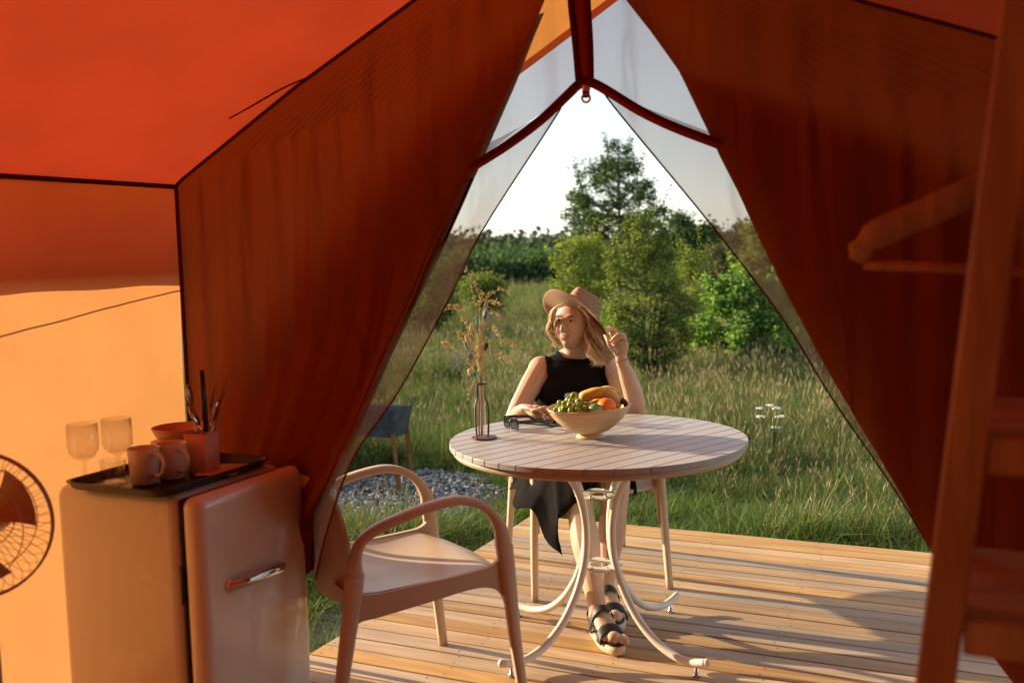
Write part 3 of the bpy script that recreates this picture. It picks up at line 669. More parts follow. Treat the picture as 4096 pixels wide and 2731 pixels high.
def tree(name, label, cat, outline, Y, base, ncl, nl, ls, cr, mats, trunk_r, seed, depth=0.9, stems=1, bark=None, droop=0.0, group=None, up=0.35, twig=True, asp=0.5, gaps=0.25, shoots=0):
    """crown grown from leaf clumps spread through a volume whose outline at distance Y follows the given one"""
    r_ = random.Random(seed); xs = [p[0] for p in outline]; ys = [p[1] for p in outline]
    pm = FPX * 2352 / 4096 / Y; xc = (min(xs) + max(xs)) / 2
    bp = at_y(base[0], base[1], Y); bp.z = ground_z(bp.x, bp.y) - 0.05
    top = at_y(xs[ys.index(min(ys))], min(ys) + 8, Y)
    root = empty(name, label, cat, bp, 0, group)
    cl = []; tries = 0
    def width_at(y):
        row = [x for x in range(int(min(xs)), int(max(xs)) + 1, 3) if inside(x, y, outline)]
        return (row[0], row[-1]) if row else (xc, xc + 1)
    while len(cl) < ncl and tries < ncl * 60:
        tries += 1; x, y = r_.uniform(min(xs), max(xs)), r_.uniform(min(ys), max(ys))
        if not inside(x, y, outline): continue
        a, b_ = width_at(y); hw = max(4, (b_ - a) / 2); q = min(1, abs(x - (a + b_) / 2) / hw)
        d = r_.uniform(-1, 1) * math.sqrt(max(0.02, 1 - q * q)) * hw / pm * depth
        p = at_y(x, y, Y + d)
        if mnoise.noise(p * (2.2 / max(0.25, cr * 4)) + Vector((seed, 0, 0))) < -gaps * 1.0 + r_.uniform(-.1, .1): continue
        cl.append(p)
    tb = MB(); tops = []
    for s_ in range(stems):
        t_ = top if stems == 1 else top.lerp(bp, r_.uniform(0.0, 0.35)) + Vector((r_.uniform(-1, 1) * (xs and (max(xs) - min(xs)) / pm * 0.28), r_.uniform(-.3, .3) * depth, 0))
        b0 = bp + (Vector((r_.uniform(-.12, .12), r_.uniform(-.1, .1), 0)) if stems > 1 else Vector())
        P = [b0]; H = t_ - b0
        for k in range(1, 8): P.append(b0 + H * (k / 7) + Vector((mnoise.noise(Vector((k, seed, s_))), mnoise.noise(Vector((seed, k, s_ + 4))), 0)) * H.length * 0.05)
        P = catmull(P, 3); tb.tube(P, [trunk_r * (1 - 0.88 * i / (len(P) - 1)) * (1 if stems == 1 else r_.uniform(.6, 1)) for i in range(len(P))], 7); tops.append(P)
    tb.build('trunk', bark or M_BARK, root, local=True)
    lb = MB()
    for p in cl:
        if r_.random() > (0.8 if twig else 0.2): continue
        T = min(tops, key=lambda P: min((q - p).length for q in P[::4])); hgt = (p.z - bp.z)
        cand = [q for q in T if q.z < p.z - up * min(hgt * 0.6, (Vector((p.x, p.y, 0)) - Vector((q.x, q.y, 0))).length * 0.9)] or T[:2]
        s0 = cand[-1]; mid = s0.lerp(p, 0.5) + Vector((r_.uniform(-.05, .05), r_.uniform(-.05, .05), 0.06)) * (p - s0).length
        L = (p - s0).length; rr = min(trunk_r * 0.5, 0.004 + 0.010 * L)
        lb.tube([s0, mid, p], [rr, rr * 0.6, rr * 0.25], 4, caps=False)
    sh = []
    for _ in range(shoots):            # young shoots that break the outline
        p = r_.choice(cl); cc = Vector((bp.x, bp.y, p.z - 0.3)); o_ = (p - cc); o_.z = 0; d = (o_.normalized() * r_.uniform(0.1, 0.8) + Vector((0, 0, 1))).normalized(); L = r_.uniform(1.6, 3.6) * cr
        lb.tube([p, p + d * L * .5, p + d * L + Vector((0, 0, .1)) * L], [0.004 + trunk_r * .05, 0.003, 0.0015], 4, caps=False)
        sh += [p + d * L * k for k in (0.35, 0.5, 0.65, 0.8, 0.95, 1.05)]
    if lb.f: tag(lb.build('branches', bark or M_BARK, root, local=True), kind='stuff')
    V = []; F = []
    for p in cl:
        g = cr * r_.uniform(0.6, 1.3)
        for _ in range(int(nl * r_.uniform(.6, 1.3))):
            c = p + Vector((r_.gauss(0, g), r_.gauss(0, g), r_.gauss(0, g * 0.75))) * 0.6
            leaf(V, F, c, ls * r_.uniform(.6, 1.3), r_, droop, asp)
    for p in sh:
        for _ in range(max(3, nl // 9)): leaf(V, F, p + Vector((r_.gauss(0, cr), r_.gauss(0, cr), r_.gauss(0, cr))) * 0.28, ls * r_.uniform(.5, 1.1), r_, droop, asp)
    mb = MB(); mb.add(V, F)
    o = mb.build('crown', mats, root, sm=False, local=True); tag(o, kind='stuff')
    return root
L_DARK = leafmat('leaf_dark', (0.03, 0.065, 0.022), (0.10, 0.16, 0.05), 0.35, 0.7)
L_OLIVE = leafmat('leaf_olive', (0.07, 0.105, 0.028), (0.23, 0.28, 0.08), 0.45, 0.9)
L_LIME = leafmat('leaf_lime', (0.08, 0.13, 0.03), (0.30, 0.36, 0.08), 0.5, 0.9)
L_BRIGHT = leafmat('leaf_bright', (0.07, 0.17, 0.04), (0.26, 0.40, 0.11), 0.5, 0.9)
L_GREY = leafmat('leaf_grey', (0.08, 0.09, 0.05), (0.16, 0.16, 0.08), 0.4, 0.6)
L_FAR = leafmat('leaf_far', (0.035, 0.075, 0.032), (0.10, 0.165, 0.07), 0.35, 0.05)
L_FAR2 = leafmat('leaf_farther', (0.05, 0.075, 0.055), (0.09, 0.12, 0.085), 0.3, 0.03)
tree('locust_tree', 'tall airy dark green tree rising against the sky, highest tree in view', 'tree',
     [(1421, 312), (1440, 335), (1452, 372), (1474, 378), (1468, 402), (1500, 418), (1508, 452), (1500, 468), (1550, 484), (1530, 500), (1492, 505), (1520, 560), (1480, 640), (1400, 640), (1350, 600), (1330, 540), (1300, 500), (1268, 497), (1266, 489), (1322, 478), (1318, 462), (1292, 447), (1328, 430), (1322, 395), (1352, 398), (1358, 372), (1382, 368), (1400, 340)],
     22, (1424, 712), 360, 50, 0.075, 0.125, L_DARK, 0.07, 5, 0.8, up=0.5, gaps=-0.02, shoots=70)
tree('pear_tree', 'upright olive green young tree with several dark stems behind the woman', 'tree',
     [(1478, 478), (1500, 486), (1526, 515), (1530, 560), (1556, 600), (1560, 650), (1590, 690), (1600, 745), (1575, 800), (1535, 850), (1490, 885), (1450, 860), (1425, 800), (1402, 745), (1408, 660), (1400, 610), (1412, 540), (1432, 505), (1455, 500)],
     11.6, (1487, 905), 430, 44, 0.044, 0.078, L_OLIVE, 0.024, 8, 0.75, stems=6, bark=M_BARKD, gaps=-0.10, shoots=90)
tree('lime_shrub', 'sunlit yellow green tall shrub left of the olive tree', 'shrub',
     [(1290, 552), (1310, 540), (1345, 548), (1380, 545), (1412, 590), (1420, 680), (1412, 760), (1360, 800), (1290, 780), (1266, 700), (1278, 640), (1264, 600)],
     16.5, (1345, 838), 300, 48, 0.052, 0.11, L_LIME, 0.03, 3, 0.7, stems=5, gaps=0.0, shoots=50)
tree('bright_bush', 'broad bush with large bright green leaves at the right', 'bush',
     [(1655, 628), (1690, 612), (1735, 640), (1765, 650), (1800, 700), (1842, 760), (1868, 815), (1820, 846), (1760, 856), (1700, 846), (1650, 820), (1600, 790), (1588, 745), (1625, 720), (1602, 680), (1640, 665)],
     12.4, (1735, 872), 300, 38, 0.064, 0.105, L_BRIGHT, 0.022, 21, 0.8, stems=6, asp=0.7, gaps=-0.05, shoots=70)
tree('mesh_side_tree', 'green tree seen through the right mesh panel above the bright bush', 'tree',
     [(1705, 560), (1722, 520), (1760, 500), (1800, 520), (1850, 600), (1900, 700), (1930, 800), (1880, 830), (1820, 760), (1760, 680), (1705, 620)],
     17, (1815, 840), 300, 50, 0.075, 0.17, L_LIME, 0.04, 31, 0.7, stems=2, gaps=0.12)
tree('round_tree', 'dark rounded tree behind the olive tree at its right', 'tree',
     [(1530, 520), (1548, 498), (1575, 492), (1600, 502), (1622, 515), (1645, 540), (1655, 600), (1640, 660), (1560, 690), (1520, 640), (1515, 560)],
     36, (1585, 700), 260, 60, 0.17, 0.36, L_DARK, 0.09, 41, 0.8, gaps=0.2)
tree('ragged_tree', 'dark tree with a ragged top standing behind the right mesh', 'tree',
     [(1655, 560), (1668, 535), (1690, 545), (1702, 515), (1722, 530), (1745, 505), (1790, 530), (1830, 600), (1840, 690), (1760, 700), (1680, 690), (1650, 620)],
     40, (1745, 700), 240, 55, 0.19, 0.40, L_FAR, 0.09, 43, 0.7, gaps=0.2)
tree('grey_bush', 'greyish olive bush between the round dark tree and the bright bush', 'bush',
     [(1612, 600), (1635, 572), (1665, 565), (1700, 590), (1712, 640), (1700, 710), (1640, 720), (1600, 690), (1600, 640)],
     24, (1655, 745), 170, 60, 0.075, 0.24, L_GREY, 0.03, 51, 0.8, stems=4, gaps=0.3)
tree('low_bush', 'small round yellow green bush at the far meadow edge above the dried flowers', 'bush',
     [(1062, 672), (1080, 645), (1110, 632), (1142, 645), (1156, 675), (1145, 708), (1100, 722), (1066, 708)],
     22, (1106, 728), 120, 60, 0.07, 0.20, L_OLIVE, 0.03, 61, 0.9, stems=4, gaps=0.3)
tree('side_bush', 'yellowish bush seen through the left mesh panel', 'bush',
     [(945, 640), (975, 590), (1010, 600), (1040, 640), (1045, 700), (1000, 760), (930, 780), (905, 720)],
     18, (975, 800), 190, 60, 0.065, 0.18, L_OLIVE, 0.03, 63, 0.9, stems=4, gaps=0.3)
tree('young_sapling', 'thin light green sapling between the olive tree and the bright bush', 'sapling',
     [(1560, 640), (1580, 580), (1610, 560), (1625, 640), (1640, 700), (1620, 800), (1570, 820), (1560, 740)],
     14.5, (1592, 845), 130, 36, 0.045, 0.12, L_LIME, 0.014, 65, 0.6, stems=4, gaps=0.1, shoots=40)
tree('meadow_shrub', 'light green low shrub behind the hat of the woman', 'shrub',
     [(1385, 700), (1400, 660), (1425, 690), (1440, 760), (1430, 830), (1395, 840), (1370, 790), (1372, 740)],
     13.5, (1405, 870), 110, 44, 0.045, 0.10, L_BRIGHT, 0.012, 67, 0.8, stems=4, gaps=0.15)
for k, (x, y0, hw) in enumerate([(1115, 533, 7), (1129, 545, 5), (1166, 539, 8), (1196, 550, 6), (1224, 548, 3), (1246, 553, 5), (1258, 551, 4)]):
    tree('poplar', ['slim poplar, leftmost on the far skyline', 'small poplar second from left on the far skyline', 'broad dark poplar, thickest on the far skyline', 'blunt poplar right of the broad dark one on the skyline', 'thinnest pale poplar on the far skyline', 'short poplar second from right on the skyline', 'rightmost small poplar on the far skyline'][k], 'tree',
         [(x, y0), (x + hw * .7, y0 + 10), (x + hw, y0 + 25), (x + hw * .6, 585), (x - hw * .6, 585), (x - hw, y0 + 25), (x - hw * .7, y0 + 10)], 120, (x, 600), 46, 30, 0.55, 0.55, L_FAR2, 0.15, 70 + k, 0.9, group='poplars on the far skyline', twig=False, gaps=0.6)
def mass(name, label, rows, mat, ls, n, seed):
    """far wood or thicket that reads as one mass: many leaf clumps over a long belt"""
    r_ = random.Random(seed); V = []; F = []
    for (x0, x1, Y, ytop, ybot, dy, cnt) in rows:
        for _ in range(cnt):
            x = r_.uniform(x0, x1); t = r_.random() ** 0.7
            yt = ytop + 9 * mnoise.noise(Vector((x * 0.025, Y, seed))) + 5 * mnoise.noise(Vector((x * 0.09, Y, seed)))
            y = lerp(ybot, yt, t); Yd = Y + r_.uniform(-dy, dy) * (1.15 - t * 0.5); p = at_y(x, y, Y); p.y = Yd
            if mnoise.noise(p * (0.9 / ls * 0.12)) < -0.3 and t > 0.5: continue
            for _ in range(n):
                leaf(V, F, p + Vector((r_.gauss(0, ls), r_.gauss(0, ls), r_.gauss(0, ls * .7))) * 1.6, ls * r_.uniform(.6, 1.4), r_, 0, 0.7)
    mb = MB(); mb.add(V, F); o = mb.build(name, mat, sm=False); return tag(o, label, kind='stuff')
mass('thicket', 'dense dark green willow thicket across the meadow', [(820, 1300, 46, 600, 672, 2.5, 1500), (820, 1310, 58, 582, 655, 4, 1300), (1290, 2100, 60, 590, 680, 5, 900)], L_FAR, 0.24, 16, 5)
mass('far_wood', 'distant tree belt along the skyline', [(700, 1400, 110, 569, 600, 8, 800), (700, 2300, 180, 560, 595, 14, 1100)], L_FAR2, 0.75, 12, 9)
# long low hill behind everything
b = MB()
b.grid(lambda s, t: (lambda a, d: Vector((math.sin(a) * d, math.cos(a) * d, -3 + (15 + 5 * mnoise.noise(Vector((a * 6, 1, 1)))) * math.sin(math.pi * t))))(lerp(-0.9, 0.9, s), lerp(420, 900, t)), 90, 10)
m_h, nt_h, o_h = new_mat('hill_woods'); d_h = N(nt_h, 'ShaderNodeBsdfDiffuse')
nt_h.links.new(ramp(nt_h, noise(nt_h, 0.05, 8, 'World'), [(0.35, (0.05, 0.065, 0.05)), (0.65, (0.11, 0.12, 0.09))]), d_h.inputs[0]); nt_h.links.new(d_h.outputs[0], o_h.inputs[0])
o = b.build('hill', m_h); tag(o, 'low wooded hill on the horizon', kind='structure')
# utility pole and wire
up_ = empty('utility_pole', 'thin grey pole standing among the branches of the tall tree', 'pole', at_y(1319, 640, 27))
b = MB(); b.tube([at_y(1319, 640, 27) - Vector((0, 0, 1)), at_y(1319, 472, 27)], [0.05, 0.04], 8); b.build('post', M_BARK, up_, local=True)
b = MB(); b.box(at_y(1319, 480, 27), (0.5, 0.05, 0.05)); b.build('crossarm', M_BARK, up_, local=True, sm=False)
b = MB(); P = [at_y(1319, 481, 27), at_y(1262, 491, 33), at_y(1180, 510, 45), at_y(1100, 522, 60), at_y(950, 532, 90)]; b.tube(catmull(P, 5), 0.014, 4, M_RUBBER)
o = b.build('power_line'); tag(o, 'thin sagging wire against the pale sky', 'wire')
# white flowering weeds
M_PETAL = pbr('white_petals', (0.78, 0.78, 0.74), 0.7); M_STEM = leafmat('weed_stem', (0.05, 0.10, 0.03), (0.12, 0.18, 0.06), 0.2)
def umbel(mb, c, r, n, r_):
    for _ in range(n):
        a, q = r_.uniform(0, 6.28), math.sqrt(r_.random()) * r
        p = c + Vector((math.cos(a) * q, math.sin(a) * q, r_.uniform(-.1, .1) * r + 0.15 * (r - q)))
        mb.ball(p, (r * .21, r * .21, r * .26), 5, M_PETAL)
fb = at_z(1768, 1080, -0.22); yr = empty('yarrow', 'white yarrow in bloom in the tall grass right of the table', 'flower', fb)
r2 = random.Random(4); st_ = MB()
for x, y, rr in ((1744, 938, 0.028), (1770, 931, 0.03), (1784, 938, 0.028), (1748, 957, 0.03), (1790, 957, 0.034), (1781, 982, 0.03)):
    c = at_y(x, y, fb.y + r2.uniform(-.1, .1)); b = MB(); umbel(b, c, rr, 22, r2); b.build('flower_head', None, yr, local=True)
    st_.tube([fb + Vector((r2.uniform(-.03, .03), 0, 0)), fb.lerp(c, .6) + Vector((0, 0, .02)), c], [0.009, 0.007, 0.006], 5, caps=False)
st_.build('stems', M_STEM, yr, local=True); yr.children[-1]['kind'] = 'stuff'
fb = at_z(1896, 1215, -0.2); wf = empty('white_flower', 'white umbel flower low in the grass near the deck edge at right', 'flower', fb)
b = MB(); umbel(b, at_y(1893, 1186, fb.y), 0.034, 40, r2); umbel(b, at_y(1899, 1198, fb.y), 0.028, 30, r2); b.build('flower_head', None, wf, local=True)
b = MB(); b.tube([fb, at_y(1895, 1194, fb.y)], 0.003, 5); b.build('stem', M_STEM, wf, local=True)

# ================================================================== TABLE
TC = Vector((0.284, 3.368, 0)); TR = 0.509; TA = R(41.675)
table = empty('round_table', 'round garden table with pale slatted top and curved white tube legs', 'table', TC, TA)
sp = 0.0637; kmax = 8
for k in range(-kmax, kmax):
    y0, y1 = k * sp + 0.0022, (k + 1) * sp - 0.0022
    y0c, y1c = max(y0, -TR + 0.001), min(y1, TR - 0.001)
    if y1c - y0c < 0.004: continue
    ys = [lerp(y0c, y1c, i / 6) for i in range(7)]
    right = [(math.sqrt(max(1e-6, TR * TR - y * y)), y) for y in ys]; left = [(-x, y) for x, y in reversed(right)]
    b = MB(); b.prism(right + left, 0.717, 0.735)
    o = b.build('slat', M_SLAT, table, sm=False, bevel=0.0012)
b = MB(); b.lathe([(0.40, 0.700), (0.492, 0.694), (0.497, 0.700), (0.497, 0.7165), (0.02, 0.7165), (0.02, 0.708), (0.40, 0.708), (0.40, 0.700)], 96); b.build('rim', M_RIM, table)
b = MB()
for a in (0, math.pi / 2):
    b.box((0, 0, 0.69), (0.7, 0.035, 0.02), M=Matrix.Rotation(a + 0.78 - TA, 3, 'Z'))
b.build('cross_brace', M_WHITE, table, sm=False)
LP = [(0.215, 0.69), (0.16, 0.645), (0.108, 0.585), (0.078, 0.52), (0.063, 0.45), (0.060, 0.39), (0.066, 0.33), (0.084, 0.27), (0.118, 0.20), (0.175, 0.125), (0.245, 0.072), (0.32, 0.045), (0.385, 0.042), (0.445, 0.058)]
for a in (-46, -141, 44, 135):
    ar = R(a) - TA; d = Vector((math.cos(ar), math.sin(ar), 0)); b = MB()
    P = catmull([d * r_ + Vector((0, 0, z)) for r_, z in LP], 5); b.tube(P, 0.0135, 12)
    b.ball(P[-1], 0.0138, 10); o = b.build('leg', M_WHITE, table)
    b = MB(); f0 = d * 0.405; b.lathe([(0.0, 0.0), (0.011, 0.0), (0.012, 0.012), (0.007, 0.014), (0.006, 0.04)], 10, f0); b.build('foot_pad', M_STEEL, o)
for z in (0.535, 0.285):
    b = MB(); V = []; F = []; n = 32
    for zz in (z - 0.003, z + 0.003):
        for k in range(n):
            t = 2 * math.pi * k / n + math.pi / 4; c_, s_ = math.cos(t), math.sin(t)
            rr = 0.062 * (1 + 0.30 * abs(math.sin(2 * (t + R(45) * 0))) ** 2.2); q = t + R(46) - TA - math.pi / 4 * 0
            V.append((rr * math.cos(q), rr * math.sin(q), zz))
        for k in range(n):
            t = 2 * math.pi * k / n + math.pi / 4; q = t + R(46) - TA
            V.append((0.034 * math.cos(q), 0.034 * math.sin(q), zz))
    for k in range(n):
        j = (k + 1) % n
        F += [(k, j, n + j, n + k)[::-1], (2 * n + k, 2 * n + j, 3 * n + j, 3 * n + k), (k, j, 2 * n + j, 2 * n + k), (n + k, n + j, 3 * n + j, 3 * n + k)[::-1]]
    b.add(V, F); o = b.build('bracket_plate', M_WHITE, table, sm=False)
    b = MB()
    for a in (-46, -141, 44, 135):
        for da in (-0.35, 0.35):
            ar = R(a) - TA + da; b.ball((0.058 * math.cos(ar), 0.058 * math.sin(ar), z + 0.004), (0.0055, 0.0055, 0.005), 8); b.tube([(0.058 * math.cos(ar), 0.058 * math.sin(ar), z), (0.058 * math.cos(ar), 0.058 * math.sin(ar), z - 0.014)], 0.003, 6)
    tag(b.build('bolts', M_STEEL, o), kind='stuff')

# ================================================================== CHAIRS
def sweep_rect(mb, path, wx, wt, mat=None):       # side-frame bar: path in the (y,z) plane at x, rectangular section rounded at corners
    N_ = len(path); V = []; F = []; prof = [(-1, -.6), (-.6, -1), (.6, -1), (1, -.6), (1, .6), (.6, 1), (-.6, 1), (-1, .6)]; n = 8
    for i, p in enumerate(path):
        T = (path[min(i + 1, N_ - 1)] - path[max(i - 1, 0)]).normalized(); nrm = Vector((0, -T.z, T.y))
        a = wx[i] if hasattr(wx, '__len__') else wx; c_ = wt[i] if hasattr(wt, '__len__') else wt
        for u_, v_ in prof: V.append(p + Vector((u_ * a / 2, 0, 0)) + nrm * (v_ * c_ / 2))
    for i in range(N_ - 1):
        for k in range(n): j = (k + 1) % n; F.append((i * n + k, i * n + j, i * n + n + j, i * n + n + k))
    F += [tuple(range(n - 1, -1, -1)), tuple(range((N_ - 1) * n, N_ * n))]; mb.add(V, F, mat)
def make_chair(label):
    t = empty('armchair', label, 'chair', (0, 0, 0), 0)
    for sx in (-1, 1):
        def P(lst): return [Vector((sx * x, y, z)) for x, y, z in lst]
        fl = catmull(P([(0.282, -0.285, 0.0), (0.274, -0.262, 0.22), (0.266, -0.250, 0.40), (0.262, -0.240, 0.50)]), 5)
        b = MB(); n_ = len(fl); sweep_rect(b, fl, [lerp(0.026, 0.03, i / n_) for i in range(n_)], [lerp(0.030, 0.052, smooth(i / n_)) for i in range(n_)]); b.build('leg', M_RESIN, t, bevel=0)
        rl = catmull(P([(0.272, 0.325, 0.0), (0.264, 0.288, 0.20), (0.256, 0.252, 0.38), (0.252, 0.232, 0.50)]), 5)
        b = MB(); n_ = len(rl); sweep_rect(b, rl, [lerp(0.026, 0.03, i / n_) for i in range(n_)], [lerp(0.030, 0.054, smooth(i / n_)) for i in range(n_)]); b.build('leg', M_RESIN, t)
        ar = catmull(P([(0.262, -0.240, 0.49), (0.262, -0.225, 0.565), (0.264, -0.175, 0.630), (0.266, -0.095, 0.662), (0.266, 0.0, 0.658), (0.263, 0.09, 0.640), (0.258, 0.165, 0.617), (0.254, 0.212, 0.586), (0.252, 0.230, 0.535), (0.252, 0.233, 0.49)]), 5)
        n_ = len(ar); b = MB(); sweep_rect(b, ar, [0.030 + 0.012 * math.sin(math.pi * i / n_) for i in range(n_)], [lerp(0.048, 0.026, smooth(i / n_ * 5)) if i < n_ / 2 else lerp(0.026, 0.05, smooth((i / n_ - .8) * 5)) for i in range(n_)]); b.build('armrest', M_RESIN, t)
        # side rail with curved fillets, made as a flat plate in the (y,z) plane
        top = [(-0.245, 0.52), (-0.232, 0.475), (-0.20, 0.447), (-0.14, 0.440), (0.0, 0.436), (0.12, 0.434), (0.19, 0.436), (0.225, 0.448), (0.243, 0.48)]
        bot = [(0.262, 0.34), (0.235, 0.362), (0.16, 0.366), (0.0, 0.378), (-0.13, 0.388), (-0.20, 0.375), (-0.236, 0.335), (-0.250, 0.26)]
        pts_ = [Vector((0, y, z)) for y, z in top]; A = catmull(pts_, 4); B = catmull([Vector((0, y, z)) for y, z in bot], 4)
        out_ = [(p.y, p.z) for p in A + B]; b = MB(); Mx = Matrix(((0, 0, 1), (1, 0, 0), (0, 1, 0)))
        xo = 0.256; b.prism(out_, sx * xo - 0.009, sx * xo + 0.009, None, Mx); b.build('side_rail', M_RESIN, t, sm=False, bevel=0.002)
    def seat(s, tt, off=0.0):
        y = lerp(-0.255, 0.245, tt); hw = 0.259 - 0.006 * smooth(tt); x = lerp(-hw, hw, s)
        z = 0.436 - 0.020 * math.sin(math.pi * smooth(tt)) * (1 - (2 * s - 1) ** 4) - 0.018 * smooth((0.10 - tt) * 10) + 0.012 * smooth((tt - .85) * 6) - 0.010 * (1 - abs(2 * s - 1) ** 2) * (1 - tt)
        y -= 0.0 + 0.02 * (1 - abs(2 * s - 1)) * (1 - smooth(tt * 3)) - 0.03 * abs(2 * s - 1) ** 3 * (1 - smooth(tt * 3))
        return Vector((x, y, z + off))
    b = MB(); b.grid(lambda s, tt: seat(s, tt), 20, 20); b.grid(lambda s, tt: seat(s, tt, -0.012), 20, 20, flip=True)
    ed = [seat(i / 20, 0) for i in range(21)]; b.add(ed + [p - Vector((0, 0, .012)) for p in ed], [(i, i + 1, 22 + i, 21 + i) for i in range(20)]); b.build('seat', M_RESIN, t)
    def back(s, tt, off=0.0):
        z = lerp(0.375, 0.765, tt); q = 2 * s - 1; hw = lerp(0.175, 0.222, smooth(tt * 1.4)) - 0.03 * smooth((tt - 0.86) * 7) * abs(q) ** 6 + 0.006 * math.sin(tt * 3)
        x = q * hw; y = 0.200 + 0.080 * tt ** 1.25 + 0.050 * (1 - q * q) - 0.01 * (1 - tt)
        z -= 0.03 * abs(q) ** 8 * smooth((tt - .8) * 5)
        return Vector((x, y + off, z))
    b = MB(); b.grid(lambda s, tt: back(s, tt), 20, 20); b.grid(lambda s, tt: back(s, tt, 0.010), 20, 20, flip=True)
    for e in (lambda k, o_: back(k, 1, o_), lambda k, o_: back(0, k, o_), lambda k, o_: back(1, k, o_), lambda k, o_: back(k, 0, o_)):
        E1 = [e(i / 20, 0) for i in range(21)] + [e(i / 20, 0.010) for i in range(21)]; b.add(E1, [(i, i + 1, 22 + i, 21 + i) for i in range(20)])
    b.build('backrest', M_RESIN, t); return t
ch = make_chair('taupe resin armchair the woman sits in, behind the round table')
ch['group'] = 'resin armchairs at the table'
ch.location = (0.285, 4.15, 0); ch.rotation_euler = (0, 0, R(11))
c2 = ch.copy(); col.objects.link(c2); c2.location = (-0.380, 3.015, 0); c2.rotation_euler = (0, 0, R(120))
c2['label'] = 'empty taupe resin armchair on the deck in front of the table, back to the tent'
for k in list(ch.children): q = k.copy(); col.objects.link(q); q.parent = c2

# ================================================================== BRAZIER
M_BLUE = pbr('blued_steel', (0.055, 0.07, 0.095), 0.5, 0.35, var=0.4, vscale=18); M_RUST = pbr('rusty_iron', (0.24, 0.11, 0.05), 0.8, 0.2, var=0.35, vscale=30, bmp=0.3)
br = at_z(890, 1135, -0.25); BY = br.y
brz = empty('brazier', 'narrow blue grey metal charcoal grill on rusty angle iron legs over the gravel', 'grill', br)
c0 = at_y(914, 970, BY); z0 = c0.z
e1 = (Vector((-0.94, 0.34, 0))).normalized(); e2 = Vector((-0.34, -0.94, 0)).normalized() * -1   # long side to the left and away
L_, Wd, Hh = 0.62, 0.26, 0.19
A = Vector((c0.x - 0.004, BY - 0.08, z0 - Hh * 0.52))
b = MB(); V = []
for zz, k in ((0, 0.03), (Hh, 0.0)):
    for (a_, c_) in ((0, 0), (1, 0), (1, 1), (0, 1)):
        V.append(A + e1 * (a_ * L_ + (k if a_ == 0 else -k)) + e2 * (c_ * Wd + (k if c_ == 0 else -k)) + Vector((0, 0, zz)))
Vi = [v + (A + e1 * L_ / 2 + e2 * Wd / 2 - v).normalized() * 0.008 * Vector((1, 1, 0)).length for v in V]
b.add(V + Vi, [(0, 1, 5, 4), (1, 2, 6, 5), (2, 3, 7, 6), (3, 0, 4, 7), (3, 2, 1, 0), (8, 12, 13, 9), (9, 13, 14, 10), (10, 14, 15, 11), (11, 15, 12, 8), (4, 5, 13, 12), (5, 6, 14, 13), (6, 7, 15, 14), (7, 4, 12, 15)])
b.build('fire_box', M_BLUE, brz, sm=False, local=True)
b = MB(); fn = (V[1] - V[0]).normalized(); ff = fn.cross(Vector((0, 0, 1)))
if ff.y > 0: ff = -ff
for row in (0.35, 0.7):
    for k in range(10):
        p = A + e1 * (0.05 + k * 0.057) + Vector((0, 0, Hh * row)) + e2 * lerp(0.03, 0, row)
        q = p - e2 * 0.0035; b.tube([q + e2 * 0.003, q - e2 * 0.0008], 0.008, 8)
tag(b.build('air_holes', M_RUBBER, brz, sm=False, local=True), kind='stuff')
for (a_, c_) in ((0.05, 0.02), (0.05, Wd - 0.02), (L_ - 0.05, 0.02), (L_ - 0.05, Wd - 0.02)):
    top = A + e1 * a_ + e2 * c_ + Vector((0, 0, 0.03)); bot = Vector((top.x + (0.03 if a_ < 0.3 else -0.02), top.y, ground_z(top.x, top.y) - 0.03))
    b = MB(); b.box((0, 0, 0), (0.028, 0.004, 1)); b.box((0.012, 0.014, 0), (0.004, 0.028, 1))
    h = (top - bot).length; qt = (top - bot).to_track_quat('Z', 'Y').to_matrix(); mid = (top + bot) / 2
    b.v = [tuple(qt @ Vector((v[0], v[1], v[2] * h)) + mid) for v in b.v]; b.build('leg', M_RUST, brz, sm=False, local=True)

# ================================================================== FRIDGE
KF = 0.892; FH = 0.79
fr = empty('fridge', 'small retro cream fridge with rounded door and chrome handle in the tent corner', 'fridge', W(-1.955, 2.058, 0), YAW)
def rbox(mb, c, d, r, n=5, mat=None):         # box with all edges rounded
    bm_ = bmesh.new(); bmesh.ops.create_cube(bm_, size=1)
    bmesh.ops.scale(bm_, vec=d, verts=bm_.verts); bmesh.ops.bevel(bm_, geom=list(bm_.edges), offset=r, segments=n, profile=0.5, affect='EDGES')
    bmesh.ops.translate(bm_, vec=c, verts=bm_.verts); bm_.verts.index_update()
    mb.add([v.co.copy() for v in bm_.verts], [[v.index for v in f.verts] for f in bm_.faces], mat); bm_.free()
zc = (FH + 0.022) / 2; zh = FH - 0.022
b = MB(); rbox(b, (-0.055, 0, zc), (0.432, 0.432, zh), 0.034); b.build('cabinet', M_FRIDGE, fr)
b = MB(); rbox(b, (0.165, 0, zc), (0.010, 0.420, zh - .014), 0.004, 2); b.build('gasket', M_RUBBER, fr)
b = MB(); rbox(b, (0.203, 0, zc), (0.066, 0.435, zh), 0.030, 6); o_d = b.build('door', M_FRIDGE, fr)
b = MB(); hz = 0.542
P = catmull([(0.226, -0.125, hz), (0.252, -0.112, hz + .002), (0.266, -0.065, hz + .004), (0.268, 0.0, hz + .002), (0.262, 0.06, hz - .002), (0.242, 0.086, hz - .004)], 5)
b.tube(P, [0.018] * 4 + [0.0125] * (len(P) - 8) + [0.011] * 4, 12, flat=(1, .75), up=(0, 0, 1)); b.build('handle', M_CHROME, o_d)
b = MB(); b.box((0.167, -0.2165, 0.565), (0.009, 0.004, 0.10), bev=0.001); b.build('hinge', M_BLACK, fr)
b = MB()
